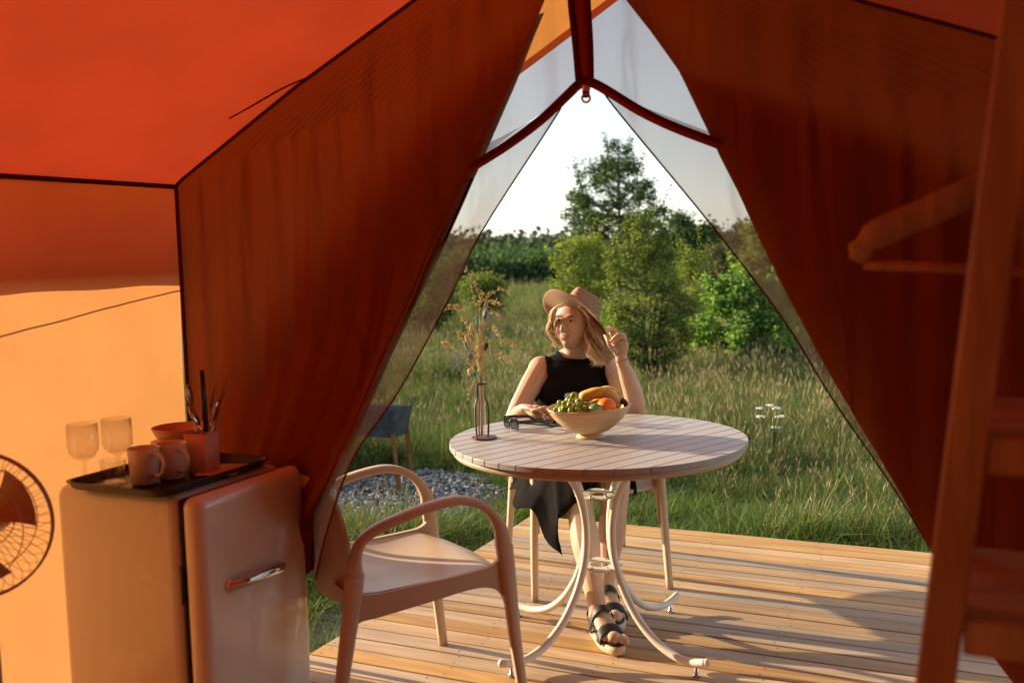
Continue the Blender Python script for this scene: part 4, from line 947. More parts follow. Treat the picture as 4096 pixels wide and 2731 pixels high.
for sx in (-.13, .11):
    for sy in (-.16, .16): b.lathe([(0.018, -0.0), (0.02, 0.025)], 10, (sx, sy, 0))
tag(b.build('foot_pads', M_BLACK, fr), kind='stuff')
# tray and what stands on it
TZ = FH + 0.0015
tr_ = empty('tray', 'black serving tray on top of the cream fridge', 'tray', W(-2.21 * KF, 2.262 * KF, TZ), YAW); tr_.scale = (KF, KF, KF)
b = MB()
def rrect(hx, hy, r, n=5):
    o_ = []
    for cx_, cy_, a0 in ((hx - r, hy - r, 0), (-hx + r, hy - r, 90), (-hx + r, -hy + r, 180), (hx - r, -hy + r, 270)):
        for k in range(n + 1): a = R(a0 + 90 * k / n); o_.append((cx_ + r * math.cos(a), cy_ + r * math.sin(a)))
    return o_
def loft(mb, loops, mat=None, cap0=True, cap1=False):
    n = len(loops[0]); V = [p for L in loops for p in L]; F = []
    for i in range(len(loops) - 1):
        for k in range(n): j = (k + 1) % n; F.append((i * n + k, i * n + j, i * n + n + j, i * n + n + k))
    if cap0: F.append(tuple(range(n - 1, -1, -1)))
    if cap1: F.append(tuple(range((len(loops) - 1) * n, len(loops) * n)))
    mb.add(V, F, mat)
L3 = lambda hx, hy, r, z: [Vector((x, y, z)) for x, y in rrect(hx, hy, r)]
loft(b, [L3(.170, .222, .03, 0), L3(.180, .232, .035, .004), L3(.190, .243, .045, .022), L3(.196, .249, .05, .024), L3(.196, .249, .05, .027), L3(.187, .240, .042, .026), L3(.176, .228, .03, .006), L3(.17, .222, .03, .005)], None, True, True)
b.build('tray_body', M_BLACK, tr_); TZ2 = TZ + 0.0053
def onz_tray(x, y): return at_z(x, y, TZ2)
M_GLASS = glassmat('clear_glass', (0.985, 0.98, 0.97)); M_CER = pbr('glazed_ceramic', (0.70, 0.60, 0.52), 0.25, var=0.03, coat=0.3); M_PINK = pbr('terracotta_plastic', (0.66, 0.36, 0.26), 0.45, var=0.04)
def goblet(x, y, s, label):
    p = onz_tray(x, y); g = empty('wine_glass', label, 'glass', p, 0, 'wine glasses on the tray')
    b = MB(); pr_ = [(0.0005, 0.001), (0.034, 0.001), (0.036, 0.003), (0.012, 0.007), (0.006, 0.014), (0.0055, 0.05), (0.009, 0.058), (0.030, 0.068), (0.041, 0.085), (0.0435, 0.11), (0.0425, 0.165), (0.0408, 0.166), (0.0415, 0.11), (0.039, 0.087), (0.028, 0.071), (0.003, 0.064)]
    n = 32; V = []; F = []
    for i, (r_, z) in enumerate(pr_):
        for k in range(n):
            fl = 1 - (0.05 if (5 < i < 9 and k % 2) else 0); V.append((r_ * fl * s * math.cos(6.2832 * k / n), r_ * fl * s * math.sin(6.2832 * k / n), z * s))
    for i in range(len(pr_) - 1):
        for k in range(n): j = (k + 1) % n; F.append((i * n + k, i * n + j, i * n + n + j, i * n + n + k))
    b.add(V, F); b.build('glass_body', M_GLASS, g)
goblet(196, 1103, 0.94, 'clear stemmed glass at the front left corner of the tray'); goblet(274, 1088, 0.94, 'clear stemmed glass second from left, behind the tumbler')
p = onz_tray(262, 1108); g = empty('tumbler', 'short faceted clear tumbler between stemmed glasses and mugs', 'glass', p); g.scale = (KF, KF, KF)
b = MB(); b.lathe([(0.0005, 0.006), (0.03, 0.006), (0.036, 0.07), (0.038, 0.07), (0.034, 0.0005), (0.0005, 0.0005)], 12); b.build('glass_body', M_GLASS, g, sm=False)
def mug(x, y, az, label):
    p = onz_tray(x, y); g = empty('mug', label, 'mug', p, R(az), 'ceramic mugs on the tray'); g.scale = (KF, KF, KF)
    b = MB(); b.lathe([(0.0005, 0.0), (0.034, 0.0), (0.040, 0.006), (0.047, 0.104), (0.0465, 0.108), (0.0435, 0.107), (0.037, 0.012), (0.0005, 0.010)], 32); b.build('cup_body', M_CER, g)
    b = MB(); b.tube(catmull([(0.044, 0, 0.088), (0.066, 0, 0.090), (0.080, 0, 0.066), (0.068, 0, 0.034), (0.042, 0, 0.026)], 5), 0.0065, 8, flat=(1, 0.8)); b.build('handle', M_CER, g)
mug(334, 1110, -28, 'pale ceramic mug at the tray front, nearest the camera'); mug(396, 1098, -35, 'pale ceramic mug just right of the front mug')
p = at_z(420, 1022, TZ2 + .035); p.z = TZ2; ps = empty('plate_stack', 'stack of terracotta coloured plates and a bowl behind the mugs', 'plates', p); ps.scale = (KF, KF, KF)
for i in range(4):
    b = MB(); z = 0.0 + i * 0.012; s = 1 + 0.0 * i; b.lathe([(0.0005, z), (0.055, z), (0.095, z + 0.014), (0.102, z + 0.018), (0.101, z + 0.021), (0.055, z + 0.005), (0.0005, z + 0.005)], 40); b.build('plate', M_PINK, ps)
b = MB(); b.lathe([(0.0005, 0.05), (0.05, 0.05), (0.085, 0.075), (0.098, 0.103), (0.096, 0.104), (0.082, 0.08), (0.048, 0.056), (0.0005, 0.056)], 40); b.build('bowl', M_PINK, ps)
p = onz_tray(468, 1084); cd_ = empty('cutlery_holder', 'terracotta plastic cutlery holder at the right end of the tray', 'holder', p, R(-20)); cd_.scale = (KF, KF, KF)
b = MB(); loft(b, [[Vector((x, y, z)) for x, y in rrect(hx, hx, .008)] for hx, z in ((.034, 0), (.037, .003), (.040, .125), (.037, .125), (.033, .01))], None, True, True); b.build('holder_body', M_PINK, cd_)
def utensil(name, label, cat, x0, y0, x1, y1, Y, head, mat, r_=0.0035, flat=(1, .5), grp=None):
    a, c_ = at_y(x0, y0, Y), at_y(x1, y1, Y); g = empty(name, label, cat, a, 0, grp)
    b = MB(); b.tube([a, a.lerp(c_, .5), c_], [r_, r_, r_ * .9], 8, flat=flat); b.build('handle', mat, g, local=True)
    d = (c_ - a).normalized(); q = d.to_track_quat('Z', 'Y').to_matrix()
    if head == 'spoon':
        b = MB(); b.ball(c_ + d * 0.028, (0.021, 0.006, 0.031), 14, M=q); b.build('spoon_bowl', mat, g, local=True)
    if head == 'blade':
        b = MB(); b.prism([(-.012, 0), (.012, 0), (.016, .05), (.0, .085), (-.012, .05)], -.001, .001, M=q @ Matrix(((1, 0, 0), (0, 0, -1), (0, 1, 0)))); b.v = [tuple(Vector(v) + c_) for v in b.v]; b.build('blade', mat, g, local=True)
cy_ = p.y
utensil('spoon', 'large steel spoon standing at the left of the cutlery holder', 'spoon', 462, 1060, 440, 930, cy_, 'spoon', M_STEEL, grp='cutlery standing in the holder')
utensil('spoon', 'small steel spoon hanging low in front of the black knife', 'spoon', 472, 1000, 458, 975, cy_ - .03, 'spoon', M_STEEL, 0.003, grp='cutlery standing in the holder')
utensil('spoon', 'steel spoon leaning right out of the cutlery holder', 'spoon', 475, 1050, 492, 965, cy_, 'spoon', M_STEEL, grp='cutlery standing in the holder')
utensil('knife', 'black handled knife standing upright in the cutlery holder', 'knife', 474, 990, 463, 850, cy_ - .02, '', M_BLACK, 0.0135, (1, .5), grp='cutlery standing in the holder')
utensil('spatula', 'terracotta coloured spatula standing behind the black knife', 'spatula', 472, 1040, 484, 935, cy_ + .02, 'blade', M_PINK, 0.005, grp='cutlery standing in the holder')
utensil('spatula', 'dull wooden spatula leaning right behind the other cutlery', 'spatula', 480, 1040, 505, 930, cy_ + .03, 'blade', M_RACK, 0.005, grp='cutlery standing in the holder')
b = MB(); rbox(b, W(-2.10 * KF, 2.36 * KF, TZ2 + .0035), (0.11, 0.14, 0.004), 0.0015, 1); o = b.build('napkin', M_PINK); tag(o, 'folded terracotta paper napkin on the right end of the tray', 'napkin')

# ================================================================== FAN
fc = at_y(-63, 1207, 2.05); M_FAN = pbr('fan_wire', (0.42, 0.27, 0.18), 0.35, 0.2)
fan = empty('floor_fan', 'round wire guarded standing fan at the left edge in front of the glowing wall', 'fan', (fc.x, fc.y, 0), R(12))
FR_ = 0.158; zc_ = fc.z
for yy in (-0.045, 0.045):
    b = MB()
    for rr in (FR_, FR_ * 0.72, FR_ * 0.42):
        k_ = math.sqrt(max(0, 1 - (rr / FR_) ** 2 * 0.8)); P = [Vector((rr * math.cos(t * .1309), yy * (0.6 + 0.9 * k_) if rr < FR_ else yy * .15, zc_ + rr * math.sin(t * .1309))) for t in range(49)]
        b.tube(P, 0.0026 if rr == FR_ else 0.0011, 6, caps=False)
    for q in range(44):
        a = 2 * math.pi * q / 44; P = [Vector((rr * math.cos(a), yy * (.15 if rr == FR_ else 0.6 + 0.9 * math.sqrt(1 - (rr / FR_) ** 2 * .8)), zc_ + rr * math.sin(a))) for rr in (FR_, FR_ * .9, FR_ * .72, FR_ * .42, .03)]
        b.tube(P, 0.0007, 4, caps=False)
    tag(b.build('guard', M_FAN, fan), kind='stuff')
b = MB(); b.tube([(0, -.05, zc_), (0, .12, zc_)], [0.035, 0.05], 20); b.build('motor', M_FAN, fan)
for q in range(3):
    a0 = q * 2.094 + 0.5
    b = MB(); b.grid(lambda s, t: Vector((lerp(.03, .13, s) * math.cos(a0 + (t - .5) * 1.0 * (0.6 + s * .5)), lerp(-.02, .02, t), zc_ + lerp(.03, .13, s) * math.sin(a0 + (t - .5) * 1.0 * (0.6 + s * .5)))), 8, 8); b.build('blade', M_FAN, fan)
b = MB(); b.tube([(0, .08, 0.02), (0, .08, zc_)], 0.012, 10); b.build('pole', M_FAN, fan)
b = MB(); b.lathe([(0.0005, .03), (.02, .03), (.13, .012), (.14, 0.0)], 30, (0, .08, 0)); b.build('base', M_FAN, fan)

# ================================================================== RACK AND HANGER
P1 = at_y(2148, 1568, 1.20); P2 = at_y(2352, 20, 1.13); dr = (P2 - P1) / (P2.z - P1.z)
foot = P1 - dr * P1.z; top = P1 + dr * (1.95 - P1.z)
rack = empty('shelf_rack', 'wooden A shaped shelf rack standing close at the right edge', 'shelf', (foot.x, foot.y, 0))
def post(a, c_, wu, wn, name='post'):
    b = MB(); V = []
    for p in (a, c_):
        for su, sn in ((-1, -1), (1, -1), (1, 1), (-1, 1)): V.append(p + UV_U * (su * wu / 2) + UV_N * (sn * wn / 2))
    b.add(V, [(0, 1, 5, 4), (1, 2, 6, 5), (2, 3, 7, 6), (3, 0, 4, 7), (3, 2, 1, 0), (4, 5, 6, 7)]); b.build(name, M_RACK, rack, sm=False, local=True, bevel=0.004)
DN = 0.30
post(foot, top, 0.046, 0.028); post(foot + UV_N * DN - UV_U * 0.0, top + UV_N * (DN - 0.05), 0.040, 0.024)
post(foot + UV_U * 0.62, top + UV_U * 0.40, 0.046, 0.028); post(foot + UV_U * 0.62 + UV_N * DN, top + UV_U * 0.40 + UV_N * (DN - .05), 0.040, 0.024)
for z in (0.30, 0.62, 0.905, 1.135, 1.80):
    q0 = foot + dr * z + UV_U * 0.022; wd_ = lerp(0.60, 0.42, z / 1.9)
    if z < 1.5:
        c_ = q0 + UV_U * (wd_ / 2) + UV_N * (0.02 + DN / 2)
        b = MB(); b.box((0, 0, 0), (wd_, DN - 0.03, 0.016)); Mz = Matrix.Rotation(YAW, 3, 'Z'); b.v = [tuple(Mz @ Vector(v) + Vector((c_.x, c_.y, z))) for v in b.v]; b.build('shelf_board', M_BOARD_LIT, rack, sm=False, local=True, bevel=0.002)
    b = MB(); b.box((0, 0, 0), (wd_, 0.018, 0.045)); c_ = q0 + UV_U * (wd_ / 2); b.v = [tuple(Matrix.Rotation(YAW, 3, 'Z') @ Vector(v) + Vector((c_.x, c_.y, z - 0.018))) for v in b.v]; b.build('front_rail', M_RACK, rack, sm=False, local=True, bevel=0.003)
rz_ = foot + dr * 1.52 + UV_N * 0.15 - UV_U * 0.005
b = MB(); b.tube([foot + dr * 1.60 + UV_N * 0.01 , foot + dr * 1.60 + UV_N * 0.30], 0.009, 8); b.build('hanging_rod', M_RACK, rack, local=True)
tip = at_y(1966, 600, 1.50); hk = at_y(2352, 395, 1.42)
hg = empty('coat_hanger', 'wooden coat hanger hooked on the rack, pointing left', 'hanger', hk)
b = MB(); du = (hk - tip); P = catmull([tip, tip + du * 0.10 + Vector((0, 0, .022)), tip + du * .4 + Vector((0, 0, .018)), tip + du * .75 + Vector((0, 0, .01)), hk], 6)
nP = len(P); rr_ = [0.012 + 0.011 * smooth(i / nP * 7) - (0.006 if 4 <= i <= 5 else 0) for i in range(nP)]
b.tube(P, rr_, 12, flat=(1, .42), up=(0, 0, 1)); mir = UV_U * 1
P_r = [hk + Vector(((hk - p).x * .9, (hk - p).y * .9, -(hk - p).z)) for p in reversed(P)]; b.tube(P_r, list(reversed(rr_)), 12, flat=(1, .42), up=(0, 0, 1)); b.build('shoulder_bar', M_RACK, hg, local=True)
b = MB(); b.tube([tip + du * .05 - Vector((0, 0, .012)), at_y(2120, 612, 1.47), at_y(2250, 618, 1.45), at_y(2400, 628, 1.42), at_y(2650, 640, 1.38)], 0.0075, 10); b.build('trouser_bar', M_RACK, hg, local=True)
b = MB(); b.tube(catmull([hk, hk + Vector((0, 0, .05)), hk + Vector((.018, 0, .085)), hk + Vector((0, 0, .11)), hk + Vector((-.016, 0, .09))], 5), 0.0025, 8); b.build('hook', M_STEEL, hg, local=True)

# ================================================================== ON THE TABLE
TT = 0.7355
bc = at_z(1357, 1003, TT)
bowl = empty('fruit_bowl', 'wide bamboo bowl on a small foot heaped with fruit', 'bowl', bc)
M_BAM = woodmat('spun_bamboo', (0.56, 0.36, 0.17), (0.74, 0.52, 0.28), ax=(1.5, 1.5, 26), rand=0.0, rough=0.4)
tl = Matrix.Rotation(R(-2.5), 3, 'Y'); b = MB()
pr_ = [(0.0005, 0.018), (0.046, 0.018), (0.062, 0.022), (0.088, 0.038), (0.116, 0.063), (0.137, 0.091), (0.1455, 0.109), (0.1435, 0.1105), (0.140, 0.108), (0.131, 0.092), (0.109, 0.065), (0.082, 0.044), (0.057, 0.030), (0.0005, 0.027)]
b.lathe(pr_, 64, M=tl); b.build('bowl_body', M_BAM, bowl)
b = MB(); b.lathe([(0.0005, 0), (0.050, 0), (0.052, 0.003), (0.048, 0.008), (0.040, 0.013), (0.042, 0.020), (0.0005, 0.02)], 40); b.build('foot_ring', M_BAM, bowl)
# grapes
mgp, ntp, otp = new_mat('green_grape'); pp = N(ntp, 'ShaderNodeBsdfPrincipled')
ntp.links.new(ramp(ntp, noise(ntp, 35, 3), [(0.3, (0.20, 0.30, 0.05)), (0.7, (0.36, 0.42, 0.10))]), pp.inputs['Base Color']); pp.inputs['Roughness'].default_value = 0.22
pp.inputs['Subsurface Weight'].default_value = 0.5; pp.inputs['Subsurface Scale'].default_value = 0.01; pp.inputs['Subsurface Radius'].default_value = (0.7, 1, 0.3); ntp.links.new(pp.outputs[0], otp.inputs[0])
gb = empty('grape_bunch', 'bunch of pale green grapes in the left half of the bowl', 'grapes', at_y(1300, 945, bc.y))
gr = MB(); gr.ball((0, 0, 0), (0.0105, 0.0105, 0.0128), 12); gmesh = gr.mesh('grape', True, mgp)
r3 = random.Random(12); G = []; tries = 0
while len(G) < 62 and tries < 9000:
    tries += 1; dx, dy = r3.uniform(-0.118, 0.0), r3.uniform(-0.085, 0.085)
    if (dx ** 2 + dy ** 2) > 0.118 ** 2: continue
    hz_ = 0.110 + 0.040 * math.exp(-((dx + 0.055) / 0.045) ** 2 - (dy / 0.06) ** 2) - 0.004 * (abs(dx + 0.05) / .05)
    z = r3.uniform(0.088, hz_)
    p = Vector((bc.x + dx, bc.y + dy, TT + z))
    if all((p - q).length > 0.0178 for q in G): G.append(p)
for p in G:
    o = mobj('grape', gmesh, gb, to_local(gb, p)); o.rotation_euler = (r3.uniform(-1.2, 1.2), r3.uniform(-1.2, 1.2), 0)
b = MB(); b.tube(catmull([at_y(1249, 953, bc.y - .05), at_y(1262, 948, bc.y - .06), at_y(1275, 944, bc.y)], 4), 0.0018, 6)
b.tube(catmull([at_y(1290, 925, bc.y - .09), at_y(1304, 932, bc.y - .095), at_y(1313, 935, bc.y - .09), at_y(1316, 918, bc.y - .08)], 4), 0.0016, 6); tag(b.build('stalks', M_RUST, gb, local=True), kind='stuff')
# bananas
mb_, ntb, otb = new_mat('banana_skin'); pb = N(ntb, 'ShaderNodeBsdfPrincipled')
ntb.links.new(ramp(ntb, noise(ntb, 28, 5), [(0.28, (0.42, 0.24, 0.05)), (0.42, (0.66, 0.44, 0.09)), (0.8, (0.70, 0.50, 0.12))]), pb.inputs['Base Color']); pb.inputs['Roughness'].default_value = 0.5; ntb.links.new(pb.outputs[0], otb.inputs[0])
M_TIP = pbr('banana_tip', (0.06, 0.035, 0.02), 0.8)
bn = empty('banana_bunch', 'bunch of ripe bananas with dark stem in the right half of the bowl', 'bananas', at_y(1400, 925, bc.y))
for pts_, rad_ in (([(1330, 922, .015), (1340, 912, .005), (1354, 906, 0), (1370, 902, -.005), (1388, 902, -.005), (1402, 908, 0), (1415, 917, 0), (1426, 925, 0)], 0.0205),
                   ([(1365, 912, .04), (1380, 901, .05), (1396, 897, .05), (1410, 902, .04), (1419, 912, .02), (1426, 923, .006)], 0.018),
                   ([(1352, 934, .02), (1372, 925, .03), (1392, 921, .03), (1408, 922, .025), (1418, 925, .012), (1427, 927, .004)], 0.0165),
                   ([(1380, 944, .01), (1396, 938, .01), (1408, 934, .005), (1418, 931, 0), (1427, 928, 0)], 0.015)):
    P = catmull([at_y(x, y, bc.y + d) for x, y, d in pts_], 5); n_ = len(P)
    b = MB(); b.tube(P, [rad_ * (0.35 + 0.65 * smooth(i / n_ * 6)) * (1 - 0.66 * smooth((i / n_ - 0.72) / 0.28)) for i in range(n_)], 7); b.build('banana', mb_, bn, local=True)
b = MB(); b.tube([at_y(1424, 924, bc.y), at_y(1431, 921, bc.y), at_y(1436, 918, bc.y)], [0.010, 0.011, 0.008], 8); b.tube([at_y(1433, 919, bc.y), at_y(1437, 926, bc.y - .003), at_y(1436, 933, bc.y)], [0.008, 0.009, 0.007], 7); b.build('stem', M_TIP, bn, local=True)
# orange, green fruit
M_OR = pbr('orange_peel', (0.78, 0.22, 0.035), 0.42, var=0.08, vscale=25, bmp=0.15, bscale=350); M_GR = pbr('green_rind', (0.16, 0.26, 0.13), 0.4, var=0.35, vscale=14)
b = MB(); pc = at_y(1393, 934, bc.y - .045); b.ball((0, 0, 0), (0.034, 0.034, 0.0315), 24); o = b.build('orange', M_OR, loc=pc); tag(o, 'orange half sunk between bananas and grapes in the bowl', 'orange')
b = MB(); pc = at_y(1368, 941, bc.y - .080); b.ball((0, 0, 0), (0.026, 0.024, 0.022), 22); o = b.build('lime', M_GR, loc=pc); tag(o, 'small blue green lime at the front rim of the bowl beside the orange', 'lime')
# glass with lime wedge behind the bowl
gp = at_y(1321, 910, 3.70); gp.z = TT
dg = empty('drinking_glass', 'clear drinking glass behind the bowl in front of the black dress', 'glass', gp)
b = MB(); b.lathe([(0.0005, 0.008), (0.03, 0.008), (0.0385, 0.105), (0.0400, 0.106), (0.034, 0.0), (0.0005, 0.0)], 40); b.build('glass_body', glassmat('thick_glass', (0.9, 0.9, 0.9)), dg)
M_LIMEF = pbr('lime_flesh', (0.50, 0.58, 0.20), 0.4); lw_ = at_y(1313, 917, 3.655)
b = MB(); b.tube([lw_ + Vector((0, -.003, 0)), lw_ + Vector((0, .003, 0))], 0.021, 20, M_LIMEF); b.tube([lw_ + Vector((0, -.0028, 0)), lw_ + Vector((0, .0028, 0))], 0.0235, 20, M_GR); o = b.build('lime_slice', None, sm=False); tag(o, 'thin lime slice on the rim of the drinking glass', 'lime slice')
# phone
M_CASE = pbr('green_case', (0.03, 0.11, 0.08), 0.45); M_SCR = pbr('phone_screen', (0.008, 0.008, 0.010), 0.06, spec=0.7)
ph = empty('phone', 'smartphone in a dark green case lying between the sunglasses and the bowl', 'phone', at_z(1249, 973, TT), R(52))
b = MB(); rbox(b, (0, 0, 0.0055), (0.076, 0.150, 0.0105), 0.005, 3); b.build('case', M_CASE, ph)
b = MB(); b.prism(rrect(.0335, .0705, .008), .0108, .0114); b.build('screen', M_SCR, ph, sm=False)
# sunglasses
M_FRAME = pbr('glossy_black', (0.012, 0.010, 0.010), 0.12, spec=0.6); M_LENS, ntl, otl = new_mat('smoke_lens')
gl_ = N(ntl, 'ShaderNodeBsdfGlossy'); gl_.inputs['Roughness'].default_value = 0.03; tl_ = N(ntl, 'ShaderNodeBsdfTransparent'); tl_.inputs[0].default_value = (0.12, 0.11, 0.10, 1); ml_ = N(ntl, 'ShaderNodeMixShader'); ml_.inputs[0].default_value = 0.16
ntl.links.new(tl_.outputs[0], ml_.inputs[1]); ntl.links.new(gl_.outputs[0], ml_.inputs[2]); ntl.links.new(ml_.outputs[0], otl.inputs[0])
sg = empty('sunglasses', 'black framed sunglasses with open temples lying on the table near the vase', 'sunglasses', at_z(1172, 987, TT), R(-66))
# local: front faces -Y, temples go back to +Y
def lens_outline(sx, k=1.0):
    o_ = []
    for q in range(20):
        a = 2 * math.pi * q / 20; c_, s_ = math.cos(a), math.sin(a)
        o_.append((sx * 0.034 + 0.0265 * k * math.copysign(abs(c_) ** 0.7, c_), 0.024 + 0.0205 * k * math.copysign(abs(s_) ** 0.7, s_) + (0.002 * k if s_ > 0 else 0)))
    return o_
for sx in (-1, 1):
    i_, o_ = lens_outline(sx, 0.86), lens_outline(sx, 1.08); V = []; F = []; n = 20
    for yy in (-0.003, 0.003):
        V += [Vector((x, yy + abs(x) * .06, z)) for x, z in o_] + [Vector((x, yy + abs(x) * .06, z)) for x, z in i_]
    for k in range(n):
        j = (k + 1) % n; F += [(k, j, n + j, n + k), (2 * n + k, 3 * n + k, 3 * n + j, 2 * n + j), (k, 2 * n + k, 2 * n + j, j), (n + k, n + j, 3 * n + j, 3 * n + k)]
    b = MB(); b.add(V, F); b.build('lens_rim', M_FRAME, sg, sm=False)
    b = MB(); b.prism([(x, z) for x, z in lens_outline(sx, 0.88)], -0.001, 0.001, None, Matrix(((1, 0, 0), (0, 0, 1), (0, 1, 0)))); b.build('lens', M_LENS, sg, sm=False)
    b = MB(); P = catmull([(sx * .066, 0.004, .036), (sx * .069, .03, .036), (sx * .068, .09, .033), (sx * .066, .115, .026), (sx * .062, .142, .006)], 5)
    b.tube(P, [0.0068] * 8 + [0.0055] * (len(P) - 8), 8, flat=(1, .42), up=(0, 0, 1)); o = b.build('temple', M_FRAME, sg)
    if sx == -1:
        f_ = bpy.data.curves.new('lettering', 'FONT'); f_.body = 'Ray-Ban'; f_.size = 0.008; f_.extrude = 0.0001; f_.align_x = 'CENTER'; f_.align_y = 'CENTER'
        f_.materials.append(pbr('silver_print', (0.6, 0.6, 0.6), 0.4)); ft_ = bpy.data.objects.new('lettering_curve', f_); col.objects.link(ft_); dg = bpy.context.evaluated_depsgraph_get(); lm_ = bpy.data.meshes.new_from_object(ft_.evaluated_get(dg)); bpy.data.objects.remove(ft_); fo = bpy.data.objects.new('lettering', lm_); col.objects.link(fo); fo.parent = o
        fo.location = (-0.0722, 0.035, 0.0365); fo.rotation_euler = (R(90), 0, R(-90))
b = MB(); b.tube([(-.010, 0, .032), (0, -.001, .035), (.010, 0, .032)], 0.0035, 8); b.build('bridge', M_FRAME, sg)
# vase holder with glass tube
vp = at_z(1112, 1006, TT); M_VH = pbr('brown_laser_wood', (0.10, 0.045, 0.028), 0.55)
va = empty('vase', 'test tube vase in a brown wooden holder on the left of the table', 'vase', vp)
def q_(x, y, Y=None): return at_y((1740 + x / 2.09) * 0.57422, (1050 + y / 2.09) * 0.57422, vp.y if Y is None else vp.y + Y)
b = MB(); b.lathe([(0.0005, 0), (0.0445, 0), (0.0445, 0.005), (0.0005, 0.005)], 40); b.build('base_disc', M_VH, va, sm=False)
tcx = q_(383, 1010); ztop = tcx.z
b = MB(); b.lathe([(0.012, -0.003), (0.021, -0.003), (0.021, 0.003), (0.012, 0.003), (0.012, -0.003)], 30, Vector((tcx.x - vp.x, 0, ztop - TT))); b.build('top_ring', M_VH, va, sm=False)
for L in ([(352, 1022, -.012), (356, 1120, -.012), (338, 1200, -.02), (340, 1330, -.03), (352, 1478, -.036)], [(408, 1022, .006), (418, 1120, .006), (446, 1210, .012), (448, 1330, .02), (445, 1440, .026)], [(380, 1016, .016), (378, 1100, .016), (368, 1200, .03), (370, 1400, .036), (372, 1440, .036)]):
    b = MB(); b.tube(catmull([q_(x, y, d) for x, y, d in L], 4), 0.0036, 6); b.build('holder_arm', M_VH, va, local=True, sm=False)
b = MB(); z0_, z1_ = 0.008, ztop - TT + 0.004
b.lathe([(0.0005, z0_), (0.008, z0_ + .002), (0.0115, z0_ + .01), (0.0115, z1_), (0.013, z1_ + .002), (0.0102, z1_), (0.0102, z0_ + .012), (0.0005, z0_ + .004)], 24, Vector((tcx.x - vp.x + .002, 0, 0))); b.build('glass_tube', M_GLASS, va)
# dried bouquet
M_GOLD = leafmat('dried_straw', (0.66, 0.54, 0.32), (0.86, 0.76, 0.52), 0.15, 30); M_CREAM = leafmat('bunny_tail', (0.62, 0.50, 0.36), (0.80, 0.70, 0.56), 0.3, 30)
M_BLU = leafmat('dyed_blue', (0.22, 0.34, 0.48), (0.42, 0.54, 0.66), 0.1, 30); M_TEAL = leafmat('dyed_teal', (0.22, 0.50, 0.46), (0.40, 0.66, 0.60), 0.1, 30); M_DBR = pbr('dark_seed_head', (0.04, 0.02, 0.012), 0.8)
bq = empty('dried_bouquet', 'dried grasses with bunny tails and blue dyed flowers standing in the vase', 'bouquet', Vector((tcx.x, vp.y, TT + .02)))
r4 = random.Random(9); stm = MB(); gra = MB(); base_ = lambda: q_(392 + r4.uniform(-9, 9), 1440, r4.uniform(-.006, .006)); neck = lambda: q_(385 + r4.uniform(-8, 8), 1005, r4.uniform(-.005, .005))
def grains(P, n, s, spread=0.004, hang=0.0):
    for _ in range(n):
        t = r4.random(); i = min(len(P) - 2, int(t * (len(P) - 1))); p = P[i].lerp(P[i + 1], r4.random()) + Vector((r4.gauss(0, spread), r4.gauss(0, spread), r4.gauss(0, spread) - hang * r4.random()))
        gra.ball(p, (s * .5, s * .5, s * r4.uniform(.8, 1.5)), 5, M=Matrix.Rotation(r4.uniform(-1, 1), 3, 'Y'))
def stem_to(pts_, r_=0.0011, d=0.0):
    P = catmull([base_(), neck()] + [q_(x, y, d * k) for k, (x, y) in enumerate(pts_, 1)], 6); stm.tube(P, r_, 4, caps=False); return P
for _ in range(34):
    x = r4.gauss(372, 38); y = r4.uniform(430, 800); d = r4.uniform(-.02, .02); P = stem_to([(lerp(385, x, .45), lerp(1005, y, .5)), (x, y)], r4.uniform(.0008, .0016), d); grains(P[-10:], 9, .0035, .004)
for pts_, ng, hang in (([(378, 480), (345, 200), (255, 48)], 34, 0), ([(372, 560), (372, 360), (402, 245)], 30, 0), ([(390, 560), (440, 330), (505, 318), (553, 340)], 26, .01), ([(385, 560), (420, 320), (490, 225)], 16, 0), ([(400, 420), (500, 240), (620, 232)], 14, 0),
                       ([(340, 620), (240, 382), (170, 362), (92, 360)], 26, .01), ([(350, 640), (280, 400), (205, 398), (78, 388)], 16, 0), ([(345, 700), (290, 560), (215, 455)], 14, .01), ([(340, 720), (250, 590), (135, 568)], 16, .008), ([(335, 760), (250, 650), (185, 625)], 10, 0),
                       ([(400, 700), (450, 545), (500, 532), (552, 630)], 34, .018), ([(400, 800), (530, 690), (600, 635), (678, 685)], 30, .018), ([(400, 900), (470, 800), (550, 750), (648, 806)], 34, .024), ([(395, 800), (440, 520), (475, 490)], 10, 0), ([(380, 600), (330, 330), (300, 175)], 12, 0), ([(388, 700), (440, 440), (530, 425)], 14, .004), ([(392, 600), (450, 330), (525, 375)], 12, .004)):
    P = stem_to(pts_, .0009, r4.uniform(-.012, .012)); k = max(8, len(P) // 3); grains(P[-k:], ng, .0042, .0035, hang)
P = catmull([neck(), q_(345, 985), q_(300, 1050), q_(268, 1148)], 5); stm.tube(P, .001, 4, caps=False); grains(P[5:], 22, .004, .003, .004)
tag(stm.build('stems', M_GOLD, bq, local=True), kind='stuff'); tag(gra.build('grass_seeds', M_GOLD, bq, local=True), kind='stuff')
